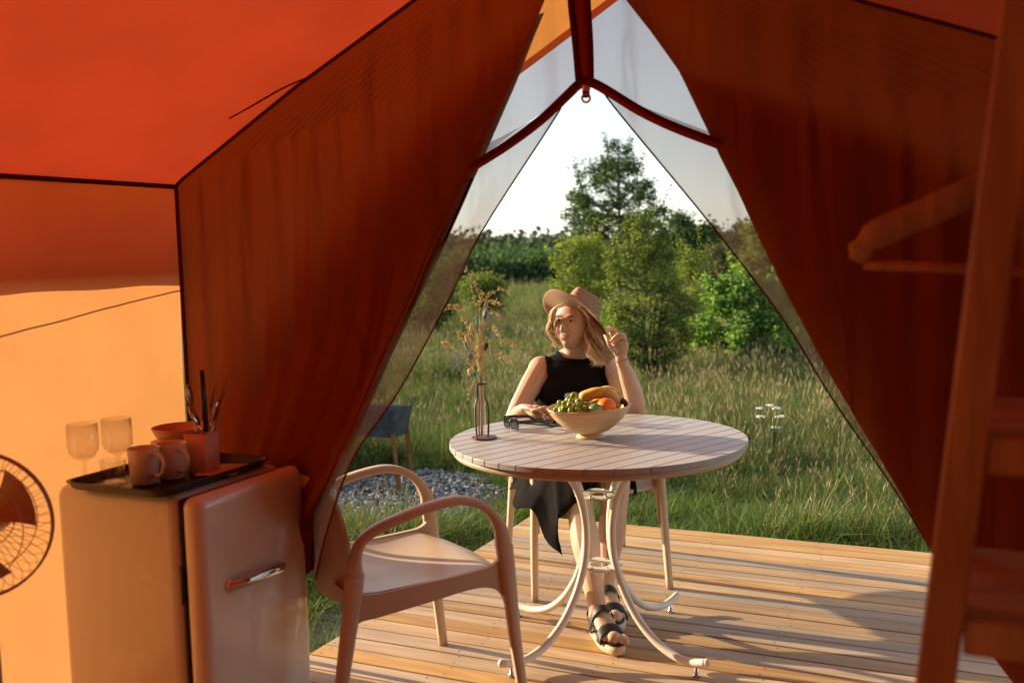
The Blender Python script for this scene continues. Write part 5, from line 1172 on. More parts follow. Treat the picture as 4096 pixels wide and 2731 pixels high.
def head(name, x, y, w_, h_, ang_, mat, d=-.012, fuzz=True):
    c_ = q_(x, y, d); k = 0.57422 / 2.09 * vp.y / 2267; b = MB(); Mr = Matrix.Rotation(R(ang_), 3, 'Y')
    b.ball(c_, (w_ * k / 2, w_ * k / 2, h_ * k / 2), 12, M=Mr)
    if fuzz:
        for _ in range(90):
            v = Vector((r4.gauss(0, 1), r4.gauss(0, 1), r4.gauss(0, 1))).normalized(); p = Mr @ Vector((v.x * w_ * k / 2, v.y * w_ * k / 2, v.z * h_ * k / 2)); o2 = Mr @ (v * 0.004 + Vector((0, 0, .003)))
            b.tube([c_ + p * .9, c_ + p + o2], [.0006, .0001], 3, caps=False)
    b.build(name, mat, bq, local=True)
head('bunny_tail', 275, 645, 44, 105, -18, M_CREAM); head('bunny_tail', 93, 680, 40, 84, -68, M_CREAM); head('bunny_tail', 302, 548, 34, 62, 8, M_CREAM); head('bunny_tail', 300, 832, 44, 90, -35, M_CREAM); head('bunny_tail', 262, 700, 24, 95, -20, M_BLU, fuzz=False)
head('blue_flower', 425, 440, 46, 112, 8, M_BLU); head('blue_flower', 300, 782, 42, 66, -30, M_BLU); head('blue_flower', 453, 606, 38, 44, 0, M_BLU); head('teal_flower', 350, 490, 18, 100, 4, M_TEAL); head('teal_flower', 352, 545, 20, 90, -6, M_TEAL); head('teal_flower', 308, 942, 46, 36, 25, M_TEAL); head('teal_flower', 340, 938, 26, 48, 0, M_TEAL)
head('seed_head', 425, 705, 32, 76, 22, M_DBR, fuzz=False); head('globe_flower', 297, 908, 52, 52, 0, M_GOLD); head('berry', 297, 684, 22, 22, 0, M_CREAM, fuzz=False); head('berry', 296, 721, 24, 24, 0, M_CREAM, fuzz=False); head('berry', 345, 797, 26, 26, 0, M_CREAM, fuzz=False)
b = MB(); b.tube(catmull([q_(380, 1000), q_(270, 800), q_(200, 745), q_(140, 705)], 5), .0016, 5, caps=False); b.build('flower_stem', M_CREAM, bq, local=True)
b = MB()
for _ in range(75):
    t = r4.random(); c_ = q_(lerp(100, 240, r4.random()), lerp(735, 900, r4.random()), r4.uniform(-.02, .02)); b.ball(c_, r4.uniform(.0013, .0028), 5)
for k in range(9): b.tube([q_(280, 850), q_(lerp(110, 230, r4.random()), lerp(740, 890, r4.random()), r4.uniform(-.02, .02))], .0005, 3, caps=False)
tag(b.build('tiny_blossoms', M_BLU, bq, local=True), kind='stuff')

# ================================================================== THE WOMAN
def skinmat():
    m_, nt, out = new_mat('skin'); p = N(nt, 'ShaderNodeBsdfPrincipled')
    c = ramp(nt, noise(nt, 14, 5, 'World'), [(0.3, (0.56, 0.355, 0.235)), (0.7, (0.64, 0.425, 0.29))]); nt.links.new(c, p.inputs['Base Color'])
    p.inputs['Roughness'].default_value = 0.48; p.inputs['Subsurface Weight'].default_value = 0.25; p.inputs['Subsurface Radius'].default_value = (1, 0.35, 0.2); p.inputs['Subsurface Scale'].default_value = 0.006
    nt.links.new(bump(nt, noise(nt, 420, 3, 'World'), 0.08, 0.001), p.inputs['Normal']); nt.links.new(p.outputs[0], out.inputs[0]); return m_
M_SKIN = skinmat()
M_DRESS = pbr('black_jersey', (0.010, 0.008, 0.008), 0.95, var=0.2, bmp=0.12, bscale=300, spec=0.08)
M_NAIL = pbr('pink_nail', (0.80, 0.30, 0.38), 0.2, var=0.02); M_LIP = pbr('lips', (0.50, 0.13, 0.10), 0.35, var=0.05); M_TEETH = pbr('teeth', (0.75, 0.70, 0.62), 0.3, var=0.02)
M_EYEW = pbr('eye_white', (0.66, 0.62, 0.58), 0.25, var=0.02); M_IRIS = pbr('iris', (0.06, 0.045, 0.03), 0.15, var=0.1); M_BROW = pbr('brow_hair', (0.13, 0.07, 0.04), 0.8); M_LASH = pbr('lashes', (0.03, 0.018, 0.012), 0.7)
wo_ = Vector((0.262, 4.13, 0.0)); woman = empty('person', 'woman in a straw hat and black sleeveless dress sitting at the table, looking left', 'person', wo_)
body = MB()
def limb(pts_, n=14, k=5, cap=True):     # pts: (x,y,z, ra, rb) with a along the first reference
    P = catmull([p[:3] for p in pts_], k); m_ = len(P); A = []; B = []
    for i in range(m_):
        t = i / (m_ - 1) * (len(pts_) - 1); j = min(len(pts_) - 2, int(t)); f_ = smooth(t - j); A.append(lerp(pts_[j][3], pts_[j + 1][3], f_)); B.append(lerp(pts_[j][4], pts_[j + 1][4], f_))
    V = []; F = []; ref = None
    for i in range(m_):
        T = (P[min(i + 1, m_ - 1)] - P[max(i - 1, 0)]).normalized()
        if ref is None: ref = Vector((1, 0, 0)) if abs(T.x) < 0.8 else Vector((0, 0, 1))
        a = (ref - T * ref.dot(T)).normalized(); ref = a; b_ = T.cross(a)
        for q in range(n): t = 2 * math.pi * q / n; V.append(P[i] + a * (math.cos(t) * A[i]) + b_ * (math.sin(t) * B[i]))
    for i in range(m_ - 1):
        for q in range(n): j = (q + 1) % n; F.append((i * n + q, i * n + j, i * n + n + j, i * n + n + q))
    F += [tuple(range(n - 1, -1, -1)), tuple(range((m_ - 1) * n, m_ * n))]; body.add(V, F)
    body.ball(P[0], (A[0] + B[0]) / 2 * 0.98, 12); body.ball(P[-1], (A[-1] + B[-1]) / 2 * 0.98, 12)
# torso (a = across, b = depth)
limb([(0.285, 4.20, 0.50, .165, .12), (0.282, 4.20, 0.56, .172, .128), (0.262, 4.19, 0.65, .150, .112), (0.25, 4.165, 0.74, .146, .110), (0.25, 4.15, 0.81, .156, .118), (0.252, 4.15, 0.865, .152, .100), (0.256, 4.155, 0.905, .120, .078), (0.260, 4.155, 0.935, .072, .058), (0.266, 4.145, 0.965, .050, .050), (0.268, 4.125, 1.02, .047, .050)], n=24)
for sx in (-1, 1): body.ball((0.25 + sx * 0.068, 4.075, 0.795), (.062, .055, .058), 14)      # bust
body.ball((0.118, 4.14, 0.885), (.055, .058, .058), 14); body.ball((0.392, 4.14, 0.882), (.055, .058, .058), 14)
# her right arm (left in the picture): hand rests on the table
limb([(0.118, 4.135, 0.885, .052, .056), (0.085, 4.10, 0.84, .050, .054), (0.035, 4.05, 0.765, .043, .046), (-0.002, 4.01, 0.700, .037, .039), (0.004, 3.975, 0.700, .037, .036), (0.022, 3.90, 0.738, .036, .033), (0.034, 3.845, 0.764, .027, .023), (0.040, 3.815, 0.772, .024, .018)])
# her left arm: elbow by the table, forearm up, hand at the hat brim
limb([(0.392, 4.135, 0.882, .052, .056), (0.418, 4.10, 0.835, .050, .052), (0.455, 4.02, 0.765, .044, .046), (0.488, 3.945, 0.712, .038, .040), (0.492, 3.925, 0.720, .038, .038), (0.482, 3.915, 0.79, .040, .039), (0.462, 3.905, 0.86, .036, .034), (0.438, 3.90, 0.925, .026, .022), (0.432, 3.90, 0.955, .025, .017)])
# hands: palm and five bent fingers each
def finger(pts_, r0, r1):
    P = catmull(pts_, 4); m_ = len(P); body.tube(P, [lerp(r0, r1, i / (m_ - 1)) for i in range(m_)], 10); body.ball(P[-1], r1, 10); body.ball(P[0], r0, 10); return P
nails = []
def nail(P, r, up, L=0.012):
    d = (P[-1] - P[-3]).normalized(); u_ = (Vector(up) - d * d.dot(Vector(up))).normalized(); nails.append((P[-1] + d * 0.003 + u_ * r * 0.75, d, u_, r, L))
# right hand lying on the table, fingers towards the bowl
limb([(0.040, 3.815, 0.772, .024, .017), (0.055, 3.795, 0.778, .030, .015), (0.075, 3.772, 0.778, .034, .014), (0.088, 3.758, 0.774, .033, .012)])
for k, (dx, dy, L, lift) in enumerate(((-0.018, -0.028, 0.060, 0.004), (-0.002, -0.012, 0.068, 0.008), (0.012, 0.004, 0.064, 0.008), (0.024, 0.020, 0.052, 0.004))):
    a = Vector((0.088 + dx * .9, 3.760 + dy * .9, 0.776)); d = Vector((0.80, -0.42, 0)).normalized()
    P = finger([a, a + d * L * .38 + Vector((0, 0, lift)), a + d * L * .72 + Vector((0, 0, -.010)), a + d * L * .95 + Vector((0, 0, -.030))], .0088, .0066); nail(P, .0066, (0.5, -.3, .8))
P = finger([Vector((0.052, 3.785, .770)), Vector((0.070, 3.752, .760)), Vector((0.098, 3.735, .752)), Vector((0.116, 3.728, .748))], .0105, .0075); nail(P, .0075, (0, -.6, .8))
# left hand touching the brim
def hp(x, y, Y): return at_y(x, y, Y)
limb([(0.432, 3.90, 0.955, .024, .016)] + [(*hp(1425, 808, 3.90), .030, .015), (*hp(1425, 795, 3.90), .034, .015), (*hp(1424, 784, 3.905), .032, .013)])
for pts_, r0, up in (([(1410, 783, 3.90), (1404, 768, 3.885), (1400, 760, 3.90), (1392, 755, 3.935)], .0088, (-.3, -.8, .4)),
                     ([(1421, 779, 3.90), (1420, 766, 3.88), (1410, 757, 3.895), (1397, 752, 3.935)], .0088, (-.2, -.8, .5)),
                     ([(1430, 781, 3.90), (1433, 770, 3.875), (1419, 768, 3.865), (1404, 783, 3.875)], .0086, (-.7, -.7, .1)),
                     ([(1436, 788, 3.905), (1436, 778, 3.88), (1424, 774, 3.866), (1410, 787, 3.868)], .0078, (-.7, -.7, .1))):
    P = finger([hp(*q) for q in pts_], r0, .0064); nail(P, .0062, up)
P = finger([hp(1414, 806, 3.892), hp(1402, 795, 3.88), hp(1396, 782, 3.885), hp(1391, 772, 3.91)], .0105, .0075); nail(P, .0072, (-.8, -.5, .1))
# legs
limb([(0.205, 4.18, 0.535, .088, .084), (0.212, 4.02, 0.535, .084, .080), (0.224, 3.86, 0.525, .072, .068), (0.235, 3.74, 0.505, .060, .060), (0.238, 3.685, 0.470, .056, .058), (0.242, 3.645, 0.395, .050, .054), (0.252, 3.59, 0.305, .054, .058), (0.264, 3.515, 0.205, .042, .045), (0.277, 3.455, 0.125, .034, .037), (0.282, 3.435, 0.080, .034, .040)])
limb([(0.365, 4.18, 0.535, .088, .084), (0.372, 4.02, 0.535, .084, .080), (0.380, 3.88, 0.525, .072, .068), (0.384, 3.77, 0.505, .061, .060), (0.380, 3.725, 0.470, .056, .058), (0.372, 3.705, 0.395, .051, .054), (0.360, 3.69, 0.305, .054, .058), (0.345, 3.675, 0.205, .042, .045), (0.332, 3.655, 0.125, .033, .036), (0.330, 3.645, 0.085, .033, .038)])
def foot(ank, d, nm):
    d = Vector(d).normalized(); s_ = Vector((-d.y, d.x, 0)); A = Vector(ank); g = Vector((A.x, A.y, 0))
    f = lambda a, c_, z: tuple(g + d * a + s_ * c_ + Vector((0, 0, z)))
    limb([(*f(-.045, 0, .052), .028, .020), (*f(-.02, 0, .060), .034, .030), (*f(.03, 0, .075), .036, .036), (*f(.08, 0, .062), .038, .026), (*f(.125, 0, .048), .042, .018), (*f(.150, 0, .044), .041, .013)])
    for k, (c_, L, r_) in enumerate(((-.030, .036, .0095), (-.014, .040, .0085), (.002, .038, .0082), (.017, .032, .0078), (.030, .024, .0072))):
        c_ = c_ * nm; body_pts = [Vector(f(.150 - k * .006, c_, .046)), Vector(f(.150 + L * .6 - k * .006, c_ * 1.05, .050)), Vector(f(.150 + L - k * .007, c_ * 1.06, .042))]
        r_ = r_ * (1.35 if k == 0 else 1); P = finger(body_pts, r_, r_ * .95)
    return g, d, s_
F1 = foot((0.283, 3.445, 0.1), (0.26, -0.95, 0), -1); F2 = foot((0.331, 3.655, 0.1), (0.12, -0.99, 0), 1)
def remeshed(mb, voxel, it=3):
    me = mb.mesh('tmp'); o = bpy.data.objects.new('tmp', me); col.objects.link(o)
    r_ = o.modifiers.new('r', 'REMESH'); r_.mode = 'VOXEL'; r_.voxel_size = voxel; s_ = o.modifiers.new('s', 'SMOOTH'); s_.iterations = it; s_.factor = 0.5
    dg = bpy.context.evaluated_depsgraph_get(); dg.update(); out = bpy.data.meshes.new_from_object(o.evaluated_get(dg)); bpy.data.objects.remove(o); return out
bme = remeshed(body, 0.0032, 4)
BV = np.empty(len(bme.vertices) * 3, dtype=np.float32); bme.vertices.foreach_get('co', BV); BV = BV.reshape(-1, 3)
BN = np.empty(len(bme.vertices) * 3, dtype=np.float32); bme.vertices.foreach_get('normal', BN); BN = BN.reshape(-1, 3)
BF = [tuple(p.vertices) for p in bme.polygons]
# ---- dress: the cloth follows the body, cut at neckline and armholes
XL = [(0.40, -0.3), (0.70, -0.3), (0.745, 0.045), (0.79, 0.098), (0.83, 0.132), (0.865, 0.146), (0.90, 0.140), (0.99, 0.128)]
XR = [(0.40, 0.8), (0.70, 0.8), (0.745, 0.430), (0.79, 0.410), (0.83, 0.398), (0.865, 0.388), (0.90, 0.386), (0.99, 0.384)]
def xl(z): return poly_at(XL, z)[0]
def xr(z): return poly_at(XR, z)[0]
def in_dress(p):
    x, y, z = p
    if z < 0.60 or z > 0.957: return False
    if not (xl(z) < x < xr(z)): return False
    if y < 4.005 or (z < 0.78 and (x < 0.085 or x > 0.43)): return False
    dx, dy, dz = (x - 0.268) / 0.074, (y - 4.115) / 0.095, (z - 0.985) / 0.062
    return dx * dx + dy * dy + dz * dz > 1.0
keep = [in_dress(v) for v in BV]
V = []; F = []; mp = {}
for f in BF:
    if all(keep[i] for i in f):
        q = []
        for i in f:
            if i not in mp:
                mp[i] = len(V); n_ = Vector(BN[i].tolist()); p = Vector(BV[i].tolist())
                wv = 0.0035 + 0.004 * max(0, mnoise.noise(Vector((p.x * 9, p.y * 9, p.z * 5)))) + 0.006 * smooth((0.76 - p.z) * 8) * (0.5 + mnoise.noise(Vector((p.x * 14, 3, p.z * 22))))
                V.append(p + n_ * wv)
            q.append(mp[i])
        F.append(tuple(q))
b = MB(); b.add(V, F); dr_ = b.build('dress', M_DRESS, woman, local=True)
sm_ = dr_.modifiers.new('smooth', 'SMOOTH'); sm_.iterations = 3; so_ = dr_.modifiers.new('thickness', 'SOLIDIFY'); so_.thickness = 0.004; so_.offset = 1
# skirt: sheet draped over the thighs
def skirt(s, t):
    q = 2 * s - 1; a = abs(q)
    yend = lerp(3.625, 3.80, smooth((q + 0.15) / 0.5)) + 0.012 * math.sin(s * 13)
    y = lerp(4.30, yend, t)
    cx_ = lerp(0.285, 0.305, t); hw = lerp(0.185, 0.150, t); topz = lerp(0.640, 0.592, smooth(t)) - (0.035 * math.exp(-(q / 0.16) ** 2) * t)
    if y < 3.74: topz -= (3.74 - y) * 0.3
    if t > 0.84: k2 = (t - 0.84) / 0.16; y = lerp(lerp(4.30, yend, 0.84), yend, smooth(k2)); topz -= 0.125 * smooth((0.15 - q) / 0.55) * max(0, k2 - 0.25) / 0.75
    if a < 0.5: x = cx_ + q / 0.5 * hw; z = topz - 0.05 * (a / 0.5) ** 4
    else:
        d = (a - 0.5) / 0.5; L = (0.155 + 0.02 * math.sin(t * 20) + 0.06 * math.exp(-((t - .97) / .10) ** 2) - 0.09 * smooth((t - .9) * 10)) if q < 0 else 0.12
        flare = (0.15 * (1 - smooth((t - .72) * 3.2)) - 0.01 if q < 0 else 0.01)
        x = cx_ + math.copysign(hw + flare * d + 0.010 * math.sin(t * 26 + d * 3) * d, q); z = topz - 0.05 - L * d
    z += 0.004 * math.sin(t * 17 + q * 11) + 0.004 * math.sin(q * 31 + t * 5)
    return Vector((x, y, z))
b = MB(); b.grid(skirt, 90, 60); sk_ = b.build('skirt', M_DRESS, woman, local=True); so_ = sk_.modifiers.new('thickness', 'SOLIDIFY'); so_.thickness = 0.003
# ---- head
HY = R(-37); EYE = at_y(1296.5, 736.5, 4.015)
Mh = Matrix.Rotation(HY, 3, 'Z') @ Matrix.Rotation(R(-4), 3, 'X') @ Matrix.Rotation(R(2), 3, 'Y')
HS = 0.97
HC = EYE - Mh @ Vector((0, -0.078 * HS, 0.010 * HS))
def G_(x, m_, s_): return math.exp(-((x - m_) / s_) ** 2)
def headpt(th, ph):                      # th 0..pi from top, ph around, ph=0 at the face
    dx, dy, dz = math.sin(th) * math.sin(ph), -math.sin(th) * math.cos(ph), math.cos(th)
    x, y, z = 0.0735 * dx, 0.090 * dy, 0.114 * dz
    if z < 0:
        t = smooth((-z) / 0.112); x *= 1 - 0.34 * t * t - 0.04 * t
        if y > 0: y *= 1 - 0.55 * t
        else: y *= 1 + 0.06 * t - 0.05 * t * t
    if y < 0:
        y *= 1 - 0.06 * G_(x, 0, .1); y = -0.0805 * math.tanh(-y / 0.0805 * 1.25) / math.tanh(1.35)
        wf = smooth((-y - 0.005) / 0.04)
        nz = smooth((0.028 - z) / 0.050) * smooth((z + 0.040) / 0.010)         # nose
        y -= wf * 0.0225 * nz * G_(x, 0, lerp(0.0085, 0.0125, smooth((0.01 - z) / .04)))
        y -= wf * 0.006 * (G_(x, 0.0115, .006) + G_(x, -0.0115, .006)) * G_(z, -0.031, .007)
        y += wf * 0.0060 * (G_(x, .031, .0155) + G_(x, -.031, .0155)) * G_(z, 0.009, .012)
        y -= wf * 0.0035 * (G_(x, .030, .022) + G_(x, -.030, .022)) * G_(z, 0.030, .009)
        y -= wf * 0.0050 * (G_(x, .041, .018) + G_(x, -.041, .018)) * G_(z, -0.024, .020)
        y -= wf * 0.0035 * G_(x, 0, .022) * G_(z, -0.058, .013)
        y += wf * 0.003 * G_(x, 0, .025) * G_(z, -0.077, .006)
        y -= wf * 0.0085 * G_(x, 0, .020) * G_(z, -0.096, .015)
    return Vector((x, y, z)) * HS
hm = MB(); NT, NP = 120, 150
V = []; F = []
for i in range(NT + 1):
    for j in range(NP):
        ph = 2 * math.pi * j / NP; ph = ph + 0.35 * math.sin(ph) * -1       # denser at the face
        V.append(headpt(lerp(0.001, math.pi - 0.001, i / NT), ph))
for i in range(NT):
    for j in range(NP): k = (j + 1) % NP; F.append((i * NP + j, (i + 1) * NP + j, (i + 1) * NP + k, i * NP + k))
from mathutils.bvhtree import BVHTree
bvh = BVHTree.FromPolygons(V, F)
def face(x, z, off=0.0):
    h = bvh.ray_cast(Vector((x * HS, -0.3, z * HS)), Vector((0, 1, 0)))
    return (h[0] + Vector((0, -off, 0))) if h[0] else Vector((x, -.07, z))
def HW(p): return Mh @ p + HC
allb = MB(); allb.add([Vector(v.tolist()) for v in BV], BF); allb.add([HW(v) for v in V], F)
for sx in (-1, 1): allb.ball(HW(Vector((sx * 0.071, 0.008, -0.005))), (0.007, 0.016, 0.028), 12, M=Mh)     # ears
bo = allb.build('body', M_SKIN, woman, local=True)
def hpart(mb, name, mat, parent=woman):
    mb.v = [tuple(HW(Vector(v))) for v in mb.v]; return mb.build(name, mat, parent, local=True)
for sx in (-1, 1):
    b = MB(); c_ = face(sx * 0.0305, 0.0095, -0.0078); b.ball(c_, (0.0145, 0.0105, 0.0112), 16); e_ = hpart(b, 'eye', M_EYEW)
    b = MB(); g_ = Vector((-0.0022, -0.0102, 0.0005)); b.ball(c_ + g_, (0.0054, 0.0018, 0.0054), 12); hpart(b, 'iris', M_IRIS, e_)
    def lid(up_):
        return [Vector((sx * 0.0305 + u_ * 0.0155, c_.y - 0.0095 - 0.0018 * (1 - u_ * u_) + 0.003 * u_ * u_, c_.z + (0.0052 if up_ else -0.0048) * (1 - u_ * u_) + 0.0008 * u_ * sx)) for u_ in [i / 5 - 1 for i in range(11)]]
    b = MB(); b.tube(lid(1), [0.0006] + [0.0012] * 9 + [0.0007], 6); hpart(b, 'eyelash', M_LASH, e_)
    b = MB(); b.tube([p + Vector((0, 0.0006, 0.0024)) for p in lid(1)], [0.001] + [0.0027] * 9 + [0.001], 8); b.tube([p + Vector((0, 0.0008, -0.0014)) for p in lid(0)], [0.0008] + [0.0019] * 9 + [0.0008], 8); hpart(b, 'eyelid', M_SKIN, e_)
    b = MB(); b.tube([face(sx * (0.013 + 0.036 * u_), 0.0265 + 0.0060 * math.sin(u_ * 2.4) - 0.003 * u_, 0.0005) for u_ in [i / 9 for i in range(10)]], [0.0022, 0.0028, 0.0028, 0.0027, 0.0025, 0.0022, 0.002, 0.0016, 0.0012, 0.0007], 6, flat=(1, .5), up=(0, 0, 1)); hpart(b, 'eyebrow', M_BROW)
mx_ = lambda u_: 0.0245 * u_
ML = -0.0575
def lipline(dz, off, amp): return [face(mx_(u_), ML + 0.0062 * u_ * u_ + dz * (1 - u_ * u_) ** 0.8, off * (1 - u_ * u_ * .8)) for u_ in [i / 8 - 1 for i in range(17)]]
b = MB(); b.tube(lipline(0.0052, 0.0010, 0), [0.0008 + 0.0022 * (1 - abs(i / 8 - 1) ** 2) for i in range(17)], 8); b.tube(lipline(-0.0068, 0.0018, 0), [0.0008 + 0.0028 * (1 - abs(i / 8 - 1) ** 2) for i in range(17)], 8); hpart(b, 'lips', M_LIP)
b = MB(); b.tube([face(mx_(u_ * .85), ML + 0.0055 * u_ * u_ - .0005, 0.0006 - .0015 * u_ * u_) for u_ in [i / 8 - 1 for i in range(17)]], [0.0006 + 0.0022 * (1 - abs(i / 8 - 1) ** 2.5) for i in range(17)], 8); hpart(b, 'teeth', M_TEETH)
b = MB()
for sx in (-1, 1): b.ball(face(sx * 0.0065, -0.0385, -0.001), (0.0028, 0.0022, 0.0014), 8)
hpart(b, 'nostrils', M_LASH)
b = MB()
for c_, d, u_, r_, L in nails:
    q = Matrix((d.cross(u_), d, u_)).transposed(); b.ball(c_ + d * 0.002, (r_ * .72, L * .62, 0.0016), 8, M=q)
tag(b.build('fingernails', M_NAIL, woman, local=True), kind='stuff')
# bracelet
b = MB(); c_ = at_y(1428, 827, 3.90); b.tube([c_ + Vector((0.027 * math.cos(t * .3307), 0.024 * math.sin(t * .3307), 0.006 * math.cos(t * .3307))) for t in range(20)], 0.0014, 6, caps=False); b.build('bracelet', pbr('red_thread', (0.55, 0.03, 0.02), 0.6), woman, local=True)
# ---- hair
mh_, nth, oth = new_mat('blond_hair'); ph_ = N(nth, 'ShaderNodeBsdfPrincipled'); gg = N(nth, 'ShaderNodeNewGeometry')
nth.links.new(ramp(nth, gg.outputs['Random Per Island'], [(0.0, (0.22, 0.12, 0.05)), (0.45, (0.50, 0.31, 0.145)), (1.0, (0.74, 0.54, 0.31))]), ph_.inputs['Base Color']); ph_.inputs['Roughness'].default_value = 0.38
ph_.inputs['Specular IOR Level'].default_value = 0.6; ph_.inputs['Sheen Weight'].default_value = 0.3; nth.links.new(ph_.outputs[0], oth.inputs[0])
r5 = random.Random(3); hb = MB()
def lock(g0, g1, n, wave, r_=0.0029, frz=1.0):
    """locks between two guide curves (photo x, y, distance)"""
    for _ in range(n):
        t = r5.random(); jit = (r5.gauss(0, 1.4), r5.gauss(0, 1.4), r5.gauss(0, .006)); L = r5.uniform(0.86, 1.05)
        G0 = [at_y(lerp(a[0], c_[0], t) + jit[0], lerp(a[1], c_[1], t) + jit[1], lerp(a[2], c_[2], t) + jit[2]) for a, c_ in zip(g0, g1)]
        P = catmull(G0, 7); P = P[:max(6, int(len(P) * L))]; ph0 = 1.0 + r5.gauss(0, 0.55); fq = r5.uniform(11, 13); m_ = len(P)
        Q = []
        for i, p in enumerate(P):
            k = i / (m_ - 1); am = wave * k ** 1.2 * r5.uniform(.9, 1.1); w_ = ph0 + k * fq
            Q.append(p + Vector((math.cos(w_) * am, math.sin(w_) * am, math.sin(w_ * .7 + 1) * am * .35)))
        hb.tube(Q, [r_ * (0.6 + 0.5 * math.sin(3.14 * min(1, i / (m_ - 1) * 1.15))) * (1 - 0.7 * (i / (m_ - 1)) ** 3) for i in range(m_)], 5, flat=(1, .6))
lock([(1300, 698, 3.95), (1279, 707, 3.975), (1268, 728, 4.01), (1262, 752, 4.05), (1268, 778, 4.07), (1262, 796, 4.08)], [(1286, 700, 3.99), (1266, 716, 4.03), (1258, 740, 4.07), (1258, 764, 4.10), (1276, 785, 4.12), (1284, 800, 4.13)], 48, .012, .0024)
lock([(1270, 716, 4.03), (1262, 738, 4.07), (1266, 765, 4.09), (1278, 788, 4.11), (1288, 800, 4.12)], [(1290, 740, 4.12), (1288, 760, 4.13), (1288, 775, 4.13), (1292, 790, 4.13), (1294, 803, 4.13)], 26, .008, .0024)
lock([(1330, 702, 3.965), (1346, 718, 3.985), (1351, 744, 4.0), (1350, 775, 4.005), (1352, 805, 4.00), (1364, 836, 4.00)], [(1356, 712, 4.01), (1368, 735, 4.03), (1380, 762, 4.03), (1388, 788, 4.03), (1396, 812, 4.03), (1390, 828, 4.03)], 190, .025)
lock([(1350, 735, 4.03), (1350, 765, 4.05), (1350, 790, 4.05), (1352, 815, 4.05), (1362, 838, 4.04)], [(1374, 745, 4.06), (1384, 775, 4.07), (1392, 800, 4.07), (1396, 820, 4.06), (1388, 836, 4.05)], 100, .020)
lock([(1348, 725, 3.985), (1354, 750, 3.985), (1360, 780, 3.985), (1356, 810, 3.985), (1360, 842, 3.99)], [(1364, 745, 3.99), (1376, 772, 3.99), (1382, 795, 3.99), (1378, 818, 3.99), (1380, 838, 3.99)], 80, .024, .0018)
b = MB(); n_ = 40
cap_ = [Vector((x * 1.05, y * 1.05 + 0.004, z * 1.03 + .002)) for x, y, z in V]
sel = [(v.y > -0.035 + 0.25 * max(0, 0.03 - v.z) or v.z > 0.072) and v.z > -0.085 for v in V]
capF = [f for f in F if all(sel[i] for i in f)]; used_ = sorted({i for f in capF for i in f}); ren = {i: k for k, i in enumerate(used_)}
hb.add([HW(cap_[i]) for i in used_], [tuple(ren[i] for i in f) for f in capF]); hb.build('hair', mh_, woman, local=True)
# ---- hat
mt_, ntt, ott = new_mat('woven_straw'); pt_ = N(ntt, 'ShaderNodeBsdfPrincipled'); tcn = N(ntt, 'ShaderNodeTexCoord'); wv = N(ntt, 'ShaderNodeTexWave'); wv.wave_type = 'RINGS'; wv.rings_direction = 'Z'; wv.inputs['Scale'].default_value = 120; wv.inputs['Distortion'].default_value = 0.6; wv.inputs['Detail'].default_value = 2
ntt.links.new(tcn.outputs['Object'], wv.inputs['Vector']); ntt.links.new(ramp(ntt, wv.outputs[1], [(0.2, (0.36, 0.22, 0.135)), (0.8, (0.56, 0.38, 0.245))]), pt_.inputs['Base Color']); pt_.inputs['Roughness'].default_value = 0.7
ntt.links.new(bump(ntt, wv.outputs[1], 0.5, 0.002), pt_.inputs['Normal'])
tt_ = N(ntt, 'ShaderNodeBsdfTranslucent'); tt_.inputs[0].default_value = (0.55, 0.26, 0.09, 1); mm_ = N(ntt, 'ShaderNodeMixShader'); mm_.inputs[0].default_value = 0.25; ntt.links.new(pt_.outputs[0], mm_.inputs[1]); ntt.links.new(tt_.outputs[0], mm_.inputs[2]); ntt.links.new(mm_.outputs[0], ott.inputs[0])
ax = Vector((0.44, 0.29, 0.85)).normalized(); fw_ = Vector((math.sin(HY), -math.cos(HY), 0)); fw_ = (fw_ - ax * fw_.dot(ax)).normalized(); sd_ = fw_.cross(ax)
Mt = Matrix((sd_, fw_, ax)).transposed(); HO = HC + Mh @ Vector((0, 0.004, 0.0)) + ax * 0.026
def hat(az, k):                          # k 0..1 brim outer->inner, 1..2 crown wall, 2..3 crown top ; az 0 = forward
    ca, sa = math.cos(az), math.sin(az); ra, rb = 0.079, 0.094
    if k <= 1:
        o_ = 1 - k; wdt = 0.080; x, y = sa * (ra + wdt * o_), ca * (rb + wdt * o_)
        z = 0.004 + o_ ** 1.6 * (0.030 * math.cos(az) - 0.020 * abs(math.sin(az)) ** 3 - 0.006 + 0.016 * math.cos(az - 1.1))
    elif k <= 2:
        u_ = k - 1; s_ = 1 - 0.13 * u_ ** 1.5; x, y, z = sa * ra * s_, ca * rb * s_, 0.004 + 0.088 * u_ * (1 + 0.10 * ca)
        pin = 0.017 * smooth(u_ * 1.6 - .5) * smooth(ca * 1.3) * smooth(abs(sa) * 3.2 - .2) ; x -= math.copysign(pin, sa)
    else:
        u_ = k - 2; s_ = (1 - u_) * 0.87; x, y = sa * ra * s_, ca * rb * s_; z = 0.004 + 0.088 * (1 + 0.10 * ca * (1 - u_)) + 0.014 * math.sin(math.pi * min(1, u_ * 1.3)) * (1 - u_) - 0.026 * smooth(u_ * 1.4) * (0.75 + 0.25 * math.cos(az) * (1 - u_))
        pin = 0.017 * (1 - u_) ** 2 * smooth(ca * 1.3) * smooth(abs(sa) * 3.2 - .2); x -= math.copysign(pin, sa)
    return Vector((x, y, z))
b = MB(); V2 = []; F2_ = []; na, nk = 72, 46
for i in range(nk + 1):
    for j in range(na): V2.append(hat(2 * math.pi * j / na, 3 * i / nk * 0.9999))
for i in range(nk):
    for j in range(na): k = (j + 1) % na; F2_.append((i * na + j, i * na + k, (i + 1) * na + k, (i + 1) * na + j))
b.add(V2, F2_); ho = b.build('straw_hat', mt_, woman)
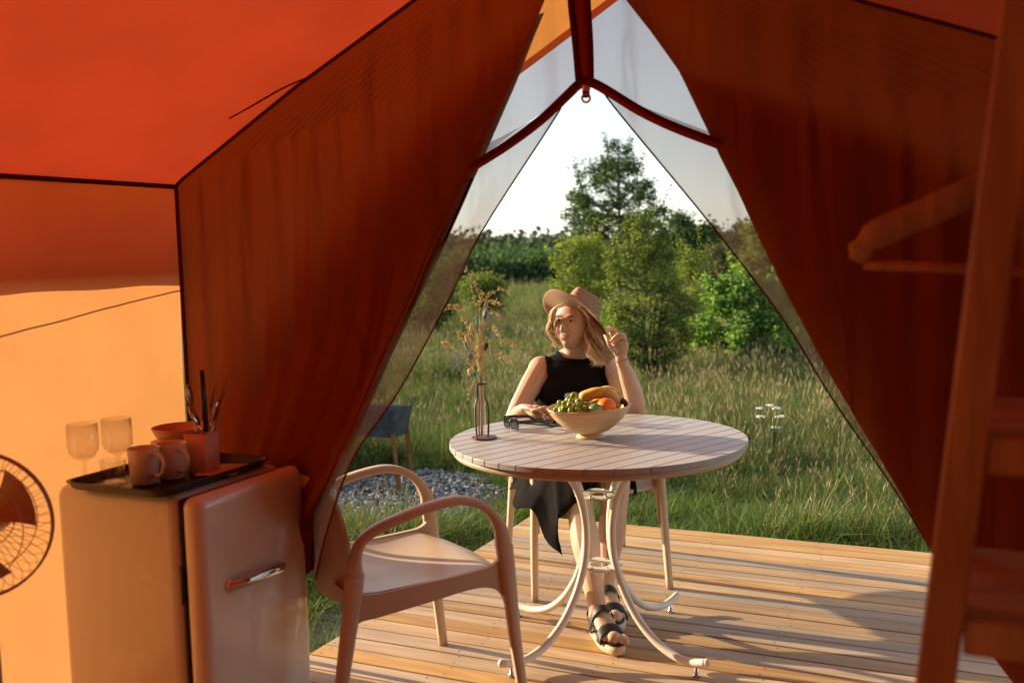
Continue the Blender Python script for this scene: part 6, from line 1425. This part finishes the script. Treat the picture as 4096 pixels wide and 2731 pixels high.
ho.matrix_parent_inverse = Matrix.Identity(4); ho.location = HO - woman.location; ho.rotation_euler = Mt.to_euler()
so_ = ho.modifiers.new('thickness', 'SOLIDIFY'); so_.thickness = 0.0025
# ---- sandals
M_SOLE = pbr('cream_sole', (0.60, 0.50, 0.34), 0.6); M_STRAP = pbr('black_strap', (0.02, 0.018, 0.017), 0.55)
for (g, d, s_) in (F1, F2):
    Mf = Matrix((-s_, d, Vector((0, 0, 1)))).transposed()
    sand = bpy.data.objects.new('sandal', None); col.objects.link(sand); sand.parent = woman; sand.location = g - woman.location; sand.rotation_euler = Mf.to_euler()
    out_ = []
    for q in range(36):
        a = 2 * math.pi * q / 36; yy = 0.068 + 0.136 * math.sin(a); wv_ = 0.036 + 0.011 * smooth((yy - .02) / .12); out_.append((wv_ * math.copysign(abs(math.cos(a)) ** .8, math.cos(a)), yy))
    b = MB(); loft(b, [[Vector((x * k, (y - .062) * k + .062, z)) for x, y in out_] for k, z in ((.95, .002), (1.0, .006), (1.01, .022), (.98, .032))], None, True, True); b.build('sole', M_SOLE, sand)
    b = MB(); b.prism([(x * .93, (y - .062) * .94 + .062) for x, y in out_], .0322, .0345); b.build('footbed', M_STRAP, sand)
    def strap(cy_, hw, zt, wdt, tilt, nm='strap'):
        b = MB()
        def f(s, t):
            a = math.pi * s; x = hw * math.cos(a); z = 0.026 + (zt - 0.026) * math.sin(a) ** 0.55; return Vector((x, cy_ + (t - .5) * wdt + tilt * math.sin(a), z - (t - .5) * wdt * 0.5 * math.sin(a)))
        b.grid(f, 26, 5); o = b.build(nm, M_STRAP, sand); k_ = o.modifiers.new('thickness', 'SOLIDIFY'); k_.thickness = 0.003
    strap(0.128, 0.046, 0.071, 0.040, -0.006); strap(0.028, 0.041, 0.119, 0.024, 0.022)
    b = MB(); b.tube(catmull([(0.034, .02, .05), (0.036, -.02, .075), (0.0, -.05, .082), (-0.036, -.02, .075), (-0.034, .02, .05)], 5), 0.009, 8, flat=(1, .2), up=(0, 0, 1)); b.build('heel_strap', M_STRAP, sand)
